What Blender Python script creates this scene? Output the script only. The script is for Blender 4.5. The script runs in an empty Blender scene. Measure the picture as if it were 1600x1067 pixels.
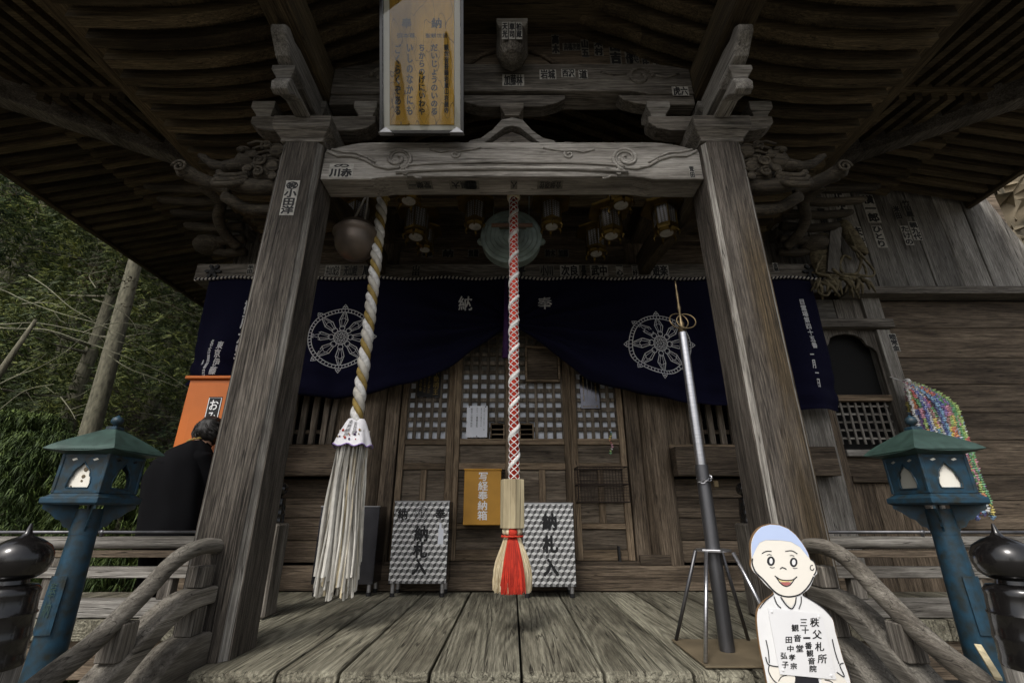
import bpy, math, random
from mathutils import Vector, Matrix, noise
random.seed(7)
S = bpy.context.scene
COL = S.collection
PI = math.pi
R = math.radians

# ------------------------------------------------------------------ camera, sky, sun, exposure
TH = R(20.6); FPX = 711.0; CAMZ = 0.65
cam_d = bpy.data.cameras.new('camera'); cam = bpy.data.objects.new('camera', cam_d); COL.objects.link(cam)
cam_d.lens = 16.0; cam_d.sensor_width = 36.0; cam_d.clip_start = 0.05; cam_d.clip_end = 500
cam.location = (0, 0, CAMZ); cam.rotation_euler = (R(90)+TH, 0, 0)
S.camera = cam
W = bpy.data.worlds.new('World'); S.world = W; W.use_nodes = True
nt = W.node_tree; bg = nt.nodes['Background']
sky = nt.nodes.new('ShaderNodeTexSky'); sky.sky_type = 'NISHITA'; sky.sun_disc = False
SUN_EL, SUN_AZ = R(48), R(202)
sky.sun_elevation = SUN_EL; sky.sun_rotation = SUN_AZ; sky.air_density = 1.0; sky.dust_density = 4.0; sky.ozone_density = 1.0
hs = nt.nodes.new('ShaderNodeHueSaturation'); hs.inputs['Saturation'].default_value = 0.35
nt.links.new(sky.outputs[0], hs.inputs['Color']); nt.links.new(hs.outputs[0], bg.inputs[0]); bg.inputs[1].default_value = 0.12
sl = bpy.data.lights.new('sun', 'SUN'); sl.energy = 1.35; sl.angle = R(14); sl.color = (1, .97, .92)
so = bpy.data.objects.new('sun', sl); COL.objects.link(so)
# sky sun_rotation is clockwise from +Y seen from above
sd = Vector((math.sin(SUN_AZ)*math.cos(SUN_EL), math.cos(SUN_AZ)*math.cos(SUN_EL), math.sin(SUN_EL)))
so.rotation_euler = sd.to_track_quat('Z', 'Y').to_euler(); so.location = sd*30
S.view_settings.view_transform = 'Standard'; S.view_settings.look = 'None'
S.view_settings.exposure = 0.55; S.view_settings.gamma = 1.0
S.render.engine = 'CYCLES'

# ------------------------------------------------------------------ picture -> place
def ray(px, py):
    xc = (px-800)/FPX; yc = -(py-533.5)/FPX
    return xc, math.cos(TH)-yc*math.sin(TH), math.sin(TH)+yc*math.cos(TH)
def at(px, py, Y):
    x, y, z = ray(px, py); return Vector((x/y*Y, Y, CAMZ+z/y*Y))
def atX(px, py, X):
    x, y, z = ray(px, py); k = X/x; return Vector((X, y*k, CAMZ+z*k))
def zp(py, Y): return at(800, py, Y).z
def xp(px, py, Y): return at(px, py, Y).x

# ------------------------------------------------------------------ materials
def newmat(name):
    m = bpy.data.materials.new(name); m.use_nodes = True
    n = m.node_tree.nodes; return m, n, m.node_tree.links, n['Principled BSDF']
def c4(c): return (c[0], c[1], c[2], 1)
def coords(n, l, scale, rnd=True):
    tc = n.new('ShaderNodeTexCoord'); mp = n.new('ShaderNodeMapping'); mp.inputs['Scale'].default_value = scale
    if rnd:
        oi = n.new('ShaderNodeObjectInfo'); mu = n.new('ShaderNodeMath'); mu.operation = 'MULTIPLY'; mu.inputs[1].default_value = 37.0
        va = n.new('ShaderNodeVectorMath'); va.operation = 'ADD'
        l.new(oi.outputs['Random'], mu.inputs[0]); l.new(tc.outputs['Object'], va.inputs[0]); l.new(mu.outputs[0], va.inputs[1])
        l.new(va.outputs[0], mp.inputs['Vector']); return mp, oi, va
    l.new(tc.outputs['Object'], mp.inputs['Vector']); return mp, None, tc
def ramp(n, pts):
    r = n.new('ShaderNodeValToRGB'); e = r.color_ramp.elements
    while len(e) < len(pts): e.new(0.5)
    for k, (p, c) in zip(e, pts): k.position = p; k.color = c4(c)
    return r
def wood(name, dark, light, axis='z', bump=0.5, var=0.35, stain=None, rough=0.8, fine=1.0, spec=0.25, rings=.45, con=.62):
    """weathered timber: growth-ring figure, stretched grain, soft blotches, fine checks; grain runs along axis"""
    m, n, l, b = newmat(name)
    def st(across, along): return {'x': (along, across, across), 'y': (across, along, across), 'z': (across, across, along)}[axis]
    mp, oi, va = coords(n, l, tuple(v*fine for v in st(26, 1.3)))
    def noi(across, along, detail, rgh=.6, dist=0.0):
        q = n.new('ShaderNodeMapping'); q.inputs['Scale'].default_value = tuple(v*fine for v in st(across, along)); l.new(va.outputs[0], q.inputs['Vector'])
        t = n.new('ShaderNodeTexNoise'); t.inputs['Scale'].default_value = 1.0; t.inputs['Detail'].default_value = detail; t.inputs['Roughness'].default_value = rgh; t.inputs['Distortion'].default_value = dist
        l.new(q.outputs[0], t.inputs['Vector']); return t.outputs[0]
    def mth(op, a, b2=None):
        k = n.new('ShaderNodeMath'); k.operation = op
        for i, v in enumerate((a, b2)):
            if v is None: continue
            if isinstance(v, (int, float)): k.inputs[i].default_value = v
            else: l.new(v, k.inputs[i])
        return k.outputs[0]
    g1 = noi(95, 2.6, 6, .74, .25); g2 = noi(280, 13.0, 3, .65)
    fig = mth('SINE', mth('MULTIPLY', noi(5.0, .38, 1.5, .4), 130.0)); fig = mth('ADD', mth('MULTIPLY', fig, .5), .5)
    gr = mth('ADD', mth('ADD', mth('MULTIPLY', g1, .62), mth('MULTIPLY', g2, .38)), mth('MULTIPLY', mth('SUBTRACT', fig, .5), .11*rings))
    mid = tuple((a+c)*.46 for a, c in zip(dark, light))
    r1 = ramp(n, [(max(0, .5-.10/con), tuple(v*.55 for v in dark)), (.49, mid), (.5+.045/con, tuple(v*.95 for v in light)), (min(1, .5+.12/con), tuple(v*1.25 for v in light))]); l.new(gr, r1.inputs[0])
    n2 = noi(6.0, .9, 6, .66)
    r2 = ramp(n, [(.36, (.30, .27, .24)), (.50, (.82, .79, .76)), (.62, (1.22, 1.20, 1.18))]); l.new(n2, r2.inputs[0])
    mx = n.new('ShaderNodeMix'); mx.data_type = 'RGBA'; mx.blend_type = 'MULTIPLY'; mx.inputs[0].default_value = .8
    l.new(r1.outputs[0], mx.inputs[6]); l.new(r2.outputs[0], mx.inputs[7])
    n3 = noi(34, .75, 1.5, .5, .15)
    r3 = ramp(n, [(.488, (1, 1, 1)), (.497, (.08, .07, .06)), (.503, (.08, .07, .06)), (.512, (1, 1, 1))]); l.new(n3, r3.inputs[0])
    mx2 = n.new('ShaderNodeMix'); mx2.data_type = 'RGBA'; mx2.blend_type = 'MULTIPLY'; mx2.inputs[0].default_value = .75
    l.new(mx.outputs[2], mx2.inputs[6]); l.new(r3.outputs[0], mx2.inputs[7])
    last = mx2.outputs[2]
    if stain:
        n4 = noi(3.0, .55, 5, .6, .5)
        sp = n.new('ShaderNodeSeparateXYZ'); tc = n.new('ShaderNodeTexCoord'); l.new(tc.outputs['Object'], sp.inputs[0])
        side = n.new('ShaderNodeMapRange'); side.inputs[1].default_value = -.06; side.inputs[2].default_value = .03; l.new(sp.outputs[0], side.inputs[0])
        hgt = n.new('ShaderNodeMapRange'); hgt.inputs[1].default_value = 1.1; hgt.inputs[2].default_value = .6; l.new(sp.outputs[2], hgt.inputs[0])
        f = mth('MULTIPLY', side.outputs[0], hgt.outputs[0])
        r4 = ramp(n, [(.28, (0, 0, 0)), (.46, (1, 1, 1))]); l.new(n4, r4.inputs[0])
        ms = n.new('ShaderNodeMix'); ms.data_type = 'RGBA'
        sr = ramp(n, [(.40, tuple(v*.22 for v in stain)), (.52, stain), (.64, tuple(v*2.1 for v in stain))]); l.new(gr, sr.inputs[0])
        l.new(mth('MULTIPLY', f, r4.outputs[0]), ms.inputs[0]); l.new(last, ms.inputs[6]); l.new(sr.outputs[0], ms.inputs[7]); last = ms.outputs[2]
    hv = n.new('ShaderNodeHueSaturation'); mr = n.new('ShaderNodeMapRange'); mr.inputs[3].default_value = 1-var; mr.inputs[4].default_value = 1+var*.6
    l.new(oi.outputs['Random'], mr.inputs[0]); l.new(mr.outputs[0], hv.inputs['Value']); l.new(last, hv.inputs['Color'])
    l.new(hv.outputs[0], b.inputs['Base Color'])
    b.inputs['Roughness'].default_value = rough; b.inputs['Specular IOR Level'].default_value = spec
    hgt2 = mth('ADD', gr, mth('ADD', mth('MULTIPLY', r3.outputs[0], .6), mth('MULTIPLY', fig, .25*rings)))
    bp = n.new('ShaderNodeBump'); bp.inputs['Strength'].default_value = bump; bp.inputs['Distance'].default_value = .009
    l.new(hgt2, bp.inputs['Height']); l.new(bp.outputs[0], b.inputs['Normal'])
    return m
def plain(name, col, rough=.6, metal=0, var=.25, scale=12, bump=.15, spec=.4, stretch=(1, 1, 1), coat=0, dirt=None, rndval=0):
    m, n, l, b = newmat(name)
    mp, oi, va = coords(n, l, stretch)
    n1 = n.new('ShaderNodeTexNoise'); n1.inputs['Scale'].default_value = scale; n1.inputs['Detail'].default_value = 6; l.new(mp.outputs[0], n1.inputs['Vector'])
    lo = dirt if dirt else tuple(v*(1-var) for v in col)
    r1 = ramp(n, [(.3, lo), (.6, col), (.8, tuple(min(1, v*(1+var*.5)) for v in col))]); l.new(n1.outputs[0], r1.inputs[0])
    last = r1.outputs[0]
    if rndval:
        hv = n.new('ShaderNodeHueSaturation'); mr = n.new('ShaderNodeMapRange'); mr.inputs[3].default_value = 1-rndval; mr.inputs[4].default_value = 1+rndval
        l.new(oi.outputs['Random'], mr.inputs[0]); l.new(mr.outputs[0], hv.inputs['Value']); l.new(last, hv.inputs['Color']); last = hv.outputs[0]
    l.new(last, b.inputs['Base Color']); b.inputs['Roughness'].default_value = rough; b.inputs['Metallic'].default_value = metal
    b.inputs['Specular IOR Level'].default_value = spec; b.inputs['Coat Weight'].default_value = coat; b.inputs['Coat Roughness'].default_value = .12
    if bump:
        bp = n.new('ShaderNodeBump'); bp.inputs['Strength'].default_value = bump; bp.inputs['Distance'].default_value = .004
        l.new(n1.outputs[0], bp.inputs['Height']); l.new(bp.outputs[0], b.inputs['Normal'])
    return m
GREY_D, GREY_L = (.058, .050, .042), (.235, .217, .190)
BR_D, BR_L = (.045, .033, .022), (.185, .146, .106)
M = {}
for ax in 'xyz':
    M['grey_'+ax] = wood('grey_timber_'+ax, GREY_D, GREY_L, ax)
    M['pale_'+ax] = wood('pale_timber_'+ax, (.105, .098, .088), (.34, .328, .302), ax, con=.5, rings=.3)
    M['brown_'+ax] = wood('brown_timber_'+ax, BR_D, BR_L, ax)
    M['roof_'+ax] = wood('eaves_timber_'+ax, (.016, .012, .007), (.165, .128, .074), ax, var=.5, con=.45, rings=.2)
M['rail'] = wood('handrail_timber', (.075, .066, .054), (.25, .235, .205), 'y', bump=.35, con=.42, rings=.6)
M['beam'] = wood('beam_timber', (.15, .14, .125), (.42, .405, .375), 'x', con=.45, rings=.25, var=.05)
M['carving'] = wood('old_carving_timber', (.022, .018, .013), (.095, .080, .058), 'x', bump=.6)
M['floor'] = wood('floor_timber', (.088, .082, .060), (.30, .288, .222), 'y', bump=1.0, var=.25, fine=.8, rings=.9, con=.5)
M['post_worn'] = wood('worn_pillar_timber', (.022, .018, .015), (.125, .110, .094), 'z', stain=(.050, .036, .020), bump=.9)
M['pillar'] = wood('pillar_timber', (.024, .020, .016), (.150, .133, .113), 'z', bump=.9)
M['door'] = wood('door_timber', (.095, .068, .044), (.30, .230, .155), 'z')
M['door_x'] = wood('door_rail_timber', (.095, .068, .044), (.30, .230, .155), 'x')
M['door_panel'] = wood('door_panel_timber', (.075, .060, .046), (.215, .178, .135), 'x')
M['lattice'] = wood('lattice_timber', (.075, .062, .048), (.22, .188, .150), 'z')
M['pale_new'] = wood('fresh_pine', (.62, .53, .33), (.74, .66, .45), 'z', bump=.1, var=.03, fine=.5, con=.25, rings=.2)
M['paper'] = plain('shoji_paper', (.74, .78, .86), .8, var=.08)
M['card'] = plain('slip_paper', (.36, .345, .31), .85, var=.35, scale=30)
M['card_dark'] = plain('old_slip_and_shaded_pane', (.15, .14, .12), .85, var=.35, scale=30)
M['ink'] = plain('black_ink', (.010, .010, .011), .7, var=.1, bump=0)
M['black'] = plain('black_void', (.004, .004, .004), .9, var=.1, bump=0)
M['white'] = plain('white_paint', (.80, .80, .80), .5, var=.04)
M['notice'] = plain('white_notice_paper', (.72, .74, .80), .7, var=.04)
M['navy'] = plain('navy_cotton', (.0055, .0055, .019), .92, var=.2, scale=60, bump=.25, spec=.1)
M['navy_print'] = plain('white_dye_print', (.55, .55, .56), .9, var=.15, scale=80)
M['purple'] = plain('purple_silk', (.05, .012, .09), .7)
M['verdigris'] = plain('green_bronze_patina', (.24, .30, .275), .55, .25, var=.45, scale=9)
M['bronze'] = plain('brown_bronze', (.17, .135, .11), .42, .45, var=.35, scale=7)
M['gold'] = plain('gilt_metal', (.15, .10, .025), .4, .8, var=.4, scale=14)
M['brass'] = plain('old_brass', (.12, .09, .05), .4, .8, var=.4)
M['steel'] = plain('brushed_steel', (.50, .50, .52), .32, .95, var=.2, stretch=(1, 1, 12), bump=.05)
M['pipe'] = plain('dull_steel_pipe', (.16, .16, .17), .42, .85, var=.45, stretch=(1, 1, .3), scale=8)
M['dark_steel'] = plain('dark_polished_steel', (.10, .10, .115), .22, .9, var=.3, stretch=(1, 1, .5), bump=.05)
M['rubber'] = plain('black_rubber', (.012, .012, .013), .6)
M['blue'] = plain('blue_lantern_paint', (.013, .047, .078), .48, .1, var=.55, scale=26, bump=.35, dirt=(.020, .024, .020))
M['blue_roof'] = plain('green_weathered_lantern_roof', (.038, .072, .060), .5, .15, var=.4, scale=20)
M['pane'] = plain('cream_lantern_pane', (.80, .77, .68), .5, var=.08, scale=5)
M['pane_shade'] = plain('shaded_lantern_pane', (.30, .30, .26), .5, var=.1, scale=5)  # side pane, its shade painted in as a darker tone
M['giboshi'] = plain('black_glazed_metal', (.012, .011, .011), .24, .3, var=.4, scale=18, bump=.18, coat=.6)
M['orange'] = plain('orange_box_paint', (.50, .125, .012), .45, var=.12, scale=4)
M['amber'] = plain('amber_box_paint', (.50, .25, .030), .6, var=.25, scale=5)
M['red'] = plain('red_yarn', (.52, .035, .015), .85, var=.3, scale=30)
M['rope_white'] = plain('white_rope_cotton', (.66, .65, .63), .9, var=.35, scale=40, bump=.5)
M['rope_grey'] = plain('soiled_cotton', (.50, .475, .42), .9, var=.35, scale=18, bump=.6)
M['rope_gold'] = plain('gold_rope_cotton', (.30, .21, .06), .9, var=.35, scale=30, bump=.5)
M['rope_violet'] = plain('faded_violet_cotton', (.40, .35, .40), .9, var=.4, scale=16, bump=.5)
M['hemp'] = plain('hemp_fibre', (.62, .53, .36), .85, var=.25, scale=30)
M['hemp_dark'] = plain('darker_hemp_fibre', (.42, .33, .19), .85); M['red_dark'] = plain('deep_red_yarn', (.34, .02, .01), .85)  # darker hemp for randomly mixed strands and the tassel core
M['straw'] = plain('old_straw', (.15, .125, .075), .95, var=.6, scale=24, bump=1)
M['strip'] = plain('cotton_strips', (.66, .635, .575), .9, var=.35, scale=9, bump=.3, rndval=.3)
M['hanky'] = plain('printed_handkerchief', (.74, .73, .76), .85, var=.12, scale=20)
M['skin'] = plain('skin', (.42, .24, .16), .6, var=.1)
M['hair'] = plain('black_hair', (.012, .010, .009), .55, var=.4, scale=60, stretch=(1, 1, .2), bump=.8)
M['coat'] = plain('black_coat_cloth', (.0035, .0035, .0045), .9, var=.25, scale=7, bump=.5, spec=.12)
M['board_edge'] = plain('plywood_edge', (.22, .13, .06), .8)
M['cream'] = plain('cream_paint', (.83, .79, .71), .6, var=.05, scale=5)
M['sky_paint'] = plain('pale_blue_paint', (.50, .60, .84), .6, var=.07, scale=5)
M['line'] = plain('black_paint_line', (.018, .018, .022), .6, var=.2, bump=0)
M['mouth'] = plain('pink_paint', (.50, .16, .15), .6); M['tooth'] = plain('yellow_paint', (.78, .66, .32), .6)
M['rust_wire'] = plain('rusty_wire', (.030, .020, .015), .7, .4)
M['sheet_metal'] = plain('rusted_plate', (.17, .135, .085), .7, .2, var=.4, scale=5)
M['redtext'] = plain('red_stamp_ink', (.42, .04, .02), .7, bump=0)
M['bark'] = plain('lichen_bark', (.16, .15, .105), .95, var=.6, scale=10, stretch=(3, 3, .8), bump=1)
M['twig'] = plain('pale_bare_twig', (.24, .235, .16), .9, var=.4, scale=8)
def leafmat(name, a, b_):
    m, n, l, b = newmat(name)
    mp, oi, va = coords(n, l, (1, 1, 1))
    n1 = n.new('ShaderNodeTexNoise'); n1.inputs['Scale'].default_value = 1.3; n1.inputs['Detail'].default_value = 5; l.new(mp.outputs[0], n1.inputs['Vector'])
    n2 = n.new('ShaderNodeTexNoise'); n2.inputs['Scale'].default_value = 14; l.new(mp.outputs[0], n2.inputs['Vector'])
    ad = n.new('ShaderNodeMath'); ad.operation = 'ADD'; l.new(n1.outputs[0], ad.inputs[0]); l.new(n2.outputs[0], ad.inputs[1])
    r1 = ramp(n, [(.36, tuple(v*.5 for v in a)), (.5, a), (.66, b_)])
    mu = n.new('ShaderNodeMath'); mu.operation = 'MULTIPLY'; mu.inputs[1].default_value = .5; l.new(ad.outputs[0], mu.inputs[0]); l.new(mu.outputs[0], r1.inputs[0])
    l.new(r1.outputs[0], b.inputs['Base Color']); b.inputs['Roughness'].default_value = .65; b.inputs['Specular IOR Level'].default_value = .3
    return m
M['leaf_dark'] = leafmat('dark_conifer_leaf', (.040, .060, .016), (.26, .28, .075))
M['leaf_green'] = leafmat('green_conifer_leaf', (.060, .090, .018), (.34, .36, .085))
M['leaf_blue'] = leafmat('bluish_conifer_leaf', (.034, .064, .026), (.19, .26, .10))
M['leaf_bright'] = leafmat('bright_pine_needle', (.040, .068, .016), (.20, .27, .07))
M['leaf_dry'] = leafmat('dry_brown_leaf', (.075, .055, .028), (.19, .15, .075))
M['soil'] = plain('forest_soil', (.045, .036, .020), .95, var=.5, scale=2, bump=1)
M['gravel'] = plain('gravel_earth', (.125, .115, .095), .95, var=.4, scale=25, bump=1)
M['rock'] = plain('lichen_rock', (.23, .19, .13), .9, var=.7, scale=2.2, bump=1, dirt=(.05, .045, .03))
# cube-pattern embossed steel; facet highlights and shade are painted into the tones
def cube_metal():
    m, n, l, b = newmat('embossed_cube_steel')
    tc = n.new('ShaderNodeTexCoord'); mp = n.new('ShaderNodeMapping'); mp.inputs['Scale'].default_value = (20, 1, 23); l.new(tc.outputs['Object'], mp.inputs['Vector'])
    sx = n.new('ShaderNodeSeparateXYZ'); l.new(mp.outputs[0], sx.inputs[0])
    def mth(op, a, b2=None, c=None):
        k = n.new('ShaderNodeMath'); k.operation = op
        for i, v in enumerate((a, b2, c)):
            if v is None: continue
            if isinstance(v, (int, float)): k.inputs[i].default_value = v
            else: l.new(v, k.inputs[i])
        return k.outputs[0]
    u, v = sx.outputs[0], sx.outputs[2]
    row = mth('FLOOR', v); off = mth('MULTIPLY', mth('FLOORED_MODULO', row, 2.0), .5)
    fu = mth('FRACT', mth('ADD', u, off)); fv = mth('FRACT', v); left = mth('LESS_THAN', fu, .5)
    t_ = mth('ABSOLUTE', mth('SUBTRACT', fu, .5)); dv = mth('SUBTRACT', fv, .3333)
    top = mth('LESS_THAN', mth('ABSOLUTE', dv), mth('DIVIDE', mth('SUBTRACT', 1.0, mth('MULTIPLY', t_, 2.0)), 3.0))
    above = mth('GREATER_THAN', dv, 0.0); lface = mth('ABSOLUTE', mth('SUBTRACT', left, above))
    side = mth('ADD', .075, mth('MULTIPLY', lface, .26))
    val = mth('ADD', mth('MULTIPLY', top, .80), mth('MULTIPLY', mth('SUBTRACT', 1.0, top), side))
    cb = n.new('ShaderNodeCombineXYZ')
    for i in range(3): l.new(val, cb.inputs[i])
    l.new(cb.outputs[0], b.inputs['Base Color']); b.inputs['Metallic'].default_value = .55; b.inputs['Roughness'].default_value = .36
    bp = n.new('ShaderNodeBump'); bp.inputs['Strength'].default_value = .6; bp.inputs['Distance'].default_value = .004; l.new(val, bp.inputs['Height']); l.new(bp.outputs[0], b.inputs['Normal'])
    return m
M['cube'] = cube_metal()
def mesh_panel():
    m, n, l, b = newmat('pierced_lantern_panel')
    tc = n.new('ShaderNodeTexCoord'); mp = n.new('ShaderNodeMapping'); mp.inputs['Scale'].default_value = (75, 75, 75); mp.inputs['Rotation'].default_value = (0, R(45), 0); l.new(tc.outputs['Object'], mp.inputs['Vector'])
    v = n.new('ShaderNodeTexVoronoi'); v.inputs['Randomness'].default_value = 0; v.inputs['Scale'].default_value = 1; l.new(mp.outputs[0], v.inputs['Vector'])
    r = ramp(n, [(.36, (.30, .30, .33)), (.46, (.05, .04, .02))]); l.new(v.outputs['Distance'], r.inputs[0]); l.new(r.outputs[0], b.inputs['Base Color']); b.inputs['Roughness'].default_value = .5
    return m
M['pierced'] = mesh_panel()
def glass():
    m, n, l, b = newmat('picture_glass')
    tr = n.new('ShaderNodeBsdfTransparent'); gl = n.new('ShaderNodeBsdfGlossy'); gl.inputs['Roughness'].default_value = 0.0
    gl.inputs['Color'].default_value = (1, 1, 1, 1)
    fr = n.new('ShaderNodeFresnel'); fr.inputs['IOR'].default_value = 1.30
    mx = n.new('ShaderNodeMixShader'); l.new(fr.outputs[0], mx.inputs[0]); l.new(tr.outputs[0], mx.inputs[1]); l.new(gl.outputs[0], mx.inputs[2])
    l.new(mx.outputs[0], n['Material Output'].inputs[0]); return m
M['glass'] = glass()

# ------------------------------------------------------------------ object helpers
WL = {}
def wl(o): return WL.get(o.name, Vector((0, 0, 0))) if o else Vector((0, 0, 0))
def thing(name, label, cat, loc=(0, 0, 0), group=None):
    o = bpy.data.objects.new(name, None); COL.objects.link(o); o.location = loc; o.empty_display_size = .1
    o['label'] = label; o['category'] = cat
    if group: o['group'] = group
    WL[o.name] = Vector(loc); return o
def tag(o, label, cat, group=None):
    o['label'] = label; o['category'] = cat
    if group: o['group'] = group
    return o
def structure(o): o['kind'] = 'structure'; return o
def link(name, me, parent, loc, rot=None):
    o = bpy.data.objects.new(name, me); COL.objects.link(o)
    if parent: o.parent = parent
    o.location = Vector(loc)-wl(parent)
    if rot is not None: o.rotation_euler = rot
    WL[o.name] = Vector(loc); return o
class MB:
    def __init__(s): s.v = []; s.f = []; s.mi = []; s.cur = 0
    def add(s, vs, fs):
        o = len(s.v); s.v += [Vector(v) for v in vs]; s.f += [tuple(i+o for i in f) for f in fs]; s.mi += [s.cur]*len(fs)
    def box(s, x0, x1, y0, y1, z0, z1):
        s.add([(x0,y0,z0),(x1,y0,z0),(x1,y1,z0),(x0,y1,z0),(x0,y0,z1),(x1,y0,z1),(x1,y1,z1),(x0,y1,z1)],
              [(0,3,2,1),(4,5,6,7),(0,1,5,4),(1,2,6,5),(2,3,7,6),(3,0,4,7)])
    def bar(s, a, b, w, h, up=(0, 0, 1)):
        a, b = Vector(a), Vector(b); d = (b-a).normalized(); u = Vector(up); r = d.cross(u)
        if r.length < 1e-4: r = d.cross(Vector((1, 0, 0)))
        r.normalize(); u = r.cross(d); q = []
        for p in (a, b):
            for sx, sz in ((-1,-1),(1,-1),(1,1),(-1,1)): q.append(p+r*(sx*w/2)+u*(sz*h/2))
        s.add(q, [(0,1,2,3)[::-1],(4,5,6,7),(0,1,5,4),(1,2,6,5),(2,3,7,6),(3,0,4,7)])
    def prism(s, pts, axis, a, b):
        """extrude a polygon: axis 'y' takes (x,z), 'x' takes (y,z), 'z' takes (x,y)"""
        n = len(pts); mk = {'y': lambda p, t: (p[0], t, p[1]), 'x': lambda p, t: (t, p[0], p[1]), 'z': lambda p, t: (p[0], p[1], t)}[axis]
        s.add([mk(p, a) for p in pts]+[mk(p, b) for p in pts], [tuple(range(n)), tuple(range(2*n-1, n-1, -1))]+[(i, i+n, (i+1) % n+n, (i+1) % n) for i in range(n)])
    def tube(s, path, rad, seg=8, caps=True):
        path = [Vector(p) for p in path]; n = len(path); ref = None; base = len(s.v); vs = []; fs = []
        for i, p in enumerate(path):
            d = (path[min(i+1, n-1)]-path[max(i-1, 0)]).normalized()
            if ref is None: ref = d.orthogonal().normalized()
            ref = (ref-d*ref.dot(d)); ref = ref.normalized() if ref.length > 1e-6 else d.orthogonal().normalized()
            bn = d.cross(ref); r = rad[i] if isinstance(rad, (list, tuple)) else rad
            for k in range(seg):
                a = 2*PI*k/seg; vs.append(p+(ref*math.cos(a)+bn*math.sin(a))*r)
        for i in range(n-1):
            for k in range(seg): fs.append((i*seg+k, i*seg+(k+1) % seg, (i+1)*seg+(k+1) % seg, (i+1)*seg+k))
        if caps: fs += [tuple(range(seg))[::-1], tuple((n-1)*seg+k for k in range(seg))]
        s.add(vs, fs)
    def lathe(s, prof, c=(0, 0, 0), seg=24, axis='z', sq=None):
        vs = []; fs = []; c = Vector(c); n = len(prof)
        for r, t in prof:
            for k in range(seg):
                a = 2*PI*(k+(.5 if seg <= 6 else 0))/seg; x, y = r*math.cos(a), r*math.sin(a)
                vs.append(c+(Vector((x, y, t)) if axis == 'z' else Vector((x, t, y))))
        for i in range(n-1):
            for k in range(seg):
                f = (i*seg+k, i*seg+(k+1) % seg, (i+1)*seg+(k+1) % seg, (i+1)*seg+k); fs.append(f if axis == 'z' else f[::-1])
        fs += [tuple(range(seg))[::-1], tuple((n-1)*seg+k for k in range(seg))]
        s.add(vs, fs)
    def ball(s, c, r, seg=12, rings=8, sc=(1, 1, 1)):
        c = Vector(c); vs = [c+Vector((0, 0, -r*sc[2]))]; fs = []
        for i in range(1, rings):
            t = -PI/2+PI*i/rings
            for k in range(seg):
                a = 2*PI*k/seg; vs.append(c+Vector((r*sc[0]*math.cos(t)*math.cos(a), r*sc[1]*math.cos(t)*math.sin(a), r*sc[2]*math.sin(t))))
        vs.append(c+Vector((0, 0, r*sc[2]))); L = len(vs)-1
        for k in range(seg):
            fs.append((0, 1+(k+1) % seg, 1+k)); fs.append((L, L-seg+k, L-seg+(k+1) % seg))
            for i in range(rings-2): fs.append((1+i*seg+k, 1+i*seg+(k+1) % seg, 1+(i+1)*seg+(k+1) % seg, 1+(i+1)*seg+k))
        s.add(vs, fs)
    def build(s, name, mat, parent=None, smooth=False, bevel=0, origin=None, fix=True, autosmooth=None, subsurf=0):
        xs = [v.x for v in s.v]; ys = [v.y for v in s.v]; zs = [v.z for v in s.v]
        c = Vector(origin) if origin is not None else Vector(((min(xs)+max(xs))/2, (min(ys)+max(ys))/2, (min(zs)+max(zs))/2))
        me = bpy.data.meshes.new(name); me.from_pydata([v-c for v in s.v], [], s.f)
        for m in (mat if isinstance(mat, (list, tuple)) else [mat]): me.materials.append(M[m] if isinstance(m, str) else m)
        if isinstance(mat, (list, tuple)): me.polygons.foreach_set('material_index', s.mi)
        if fix and len(s.f) < 60000:
            import bmesh
            bm = bmesh.new(); bm.from_mesh(me); bmesh.ops.recalc_face_normals(bm, faces=bm.faces); bm.to_mesh(me); bm.free()
        if smooth: me.polygons.foreach_set('use_smooth', [True]*len(me.polygons))
        me.update()
        o = link(name, me, parent, c)
        if bevel:
            b = o.modifiers.new('bevel', 'BEVEL'); b.width = bevel; b.segments = 2; b.limit_method = 'ANGLE'; b.angle_limit = R(35)
        if subsurf:
            b = o.modifiers.new('sub', 'SUBSURF'); b.levels = subsurf; b.render_levels = subsurf
        if autosmooth is not None:
            import bmesh
            bm = bmesh.new(); bm.from_mesh(me)
            for e in bm.edges: e.smooth = len(e.link_faces) == 2 and e.calc_face_angle(0) < R(autosmooth)
            for f in bm.faces: f.smooth = True
            bm.to_mesh(me); bm.free()
        return o
CACHE = {}
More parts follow.
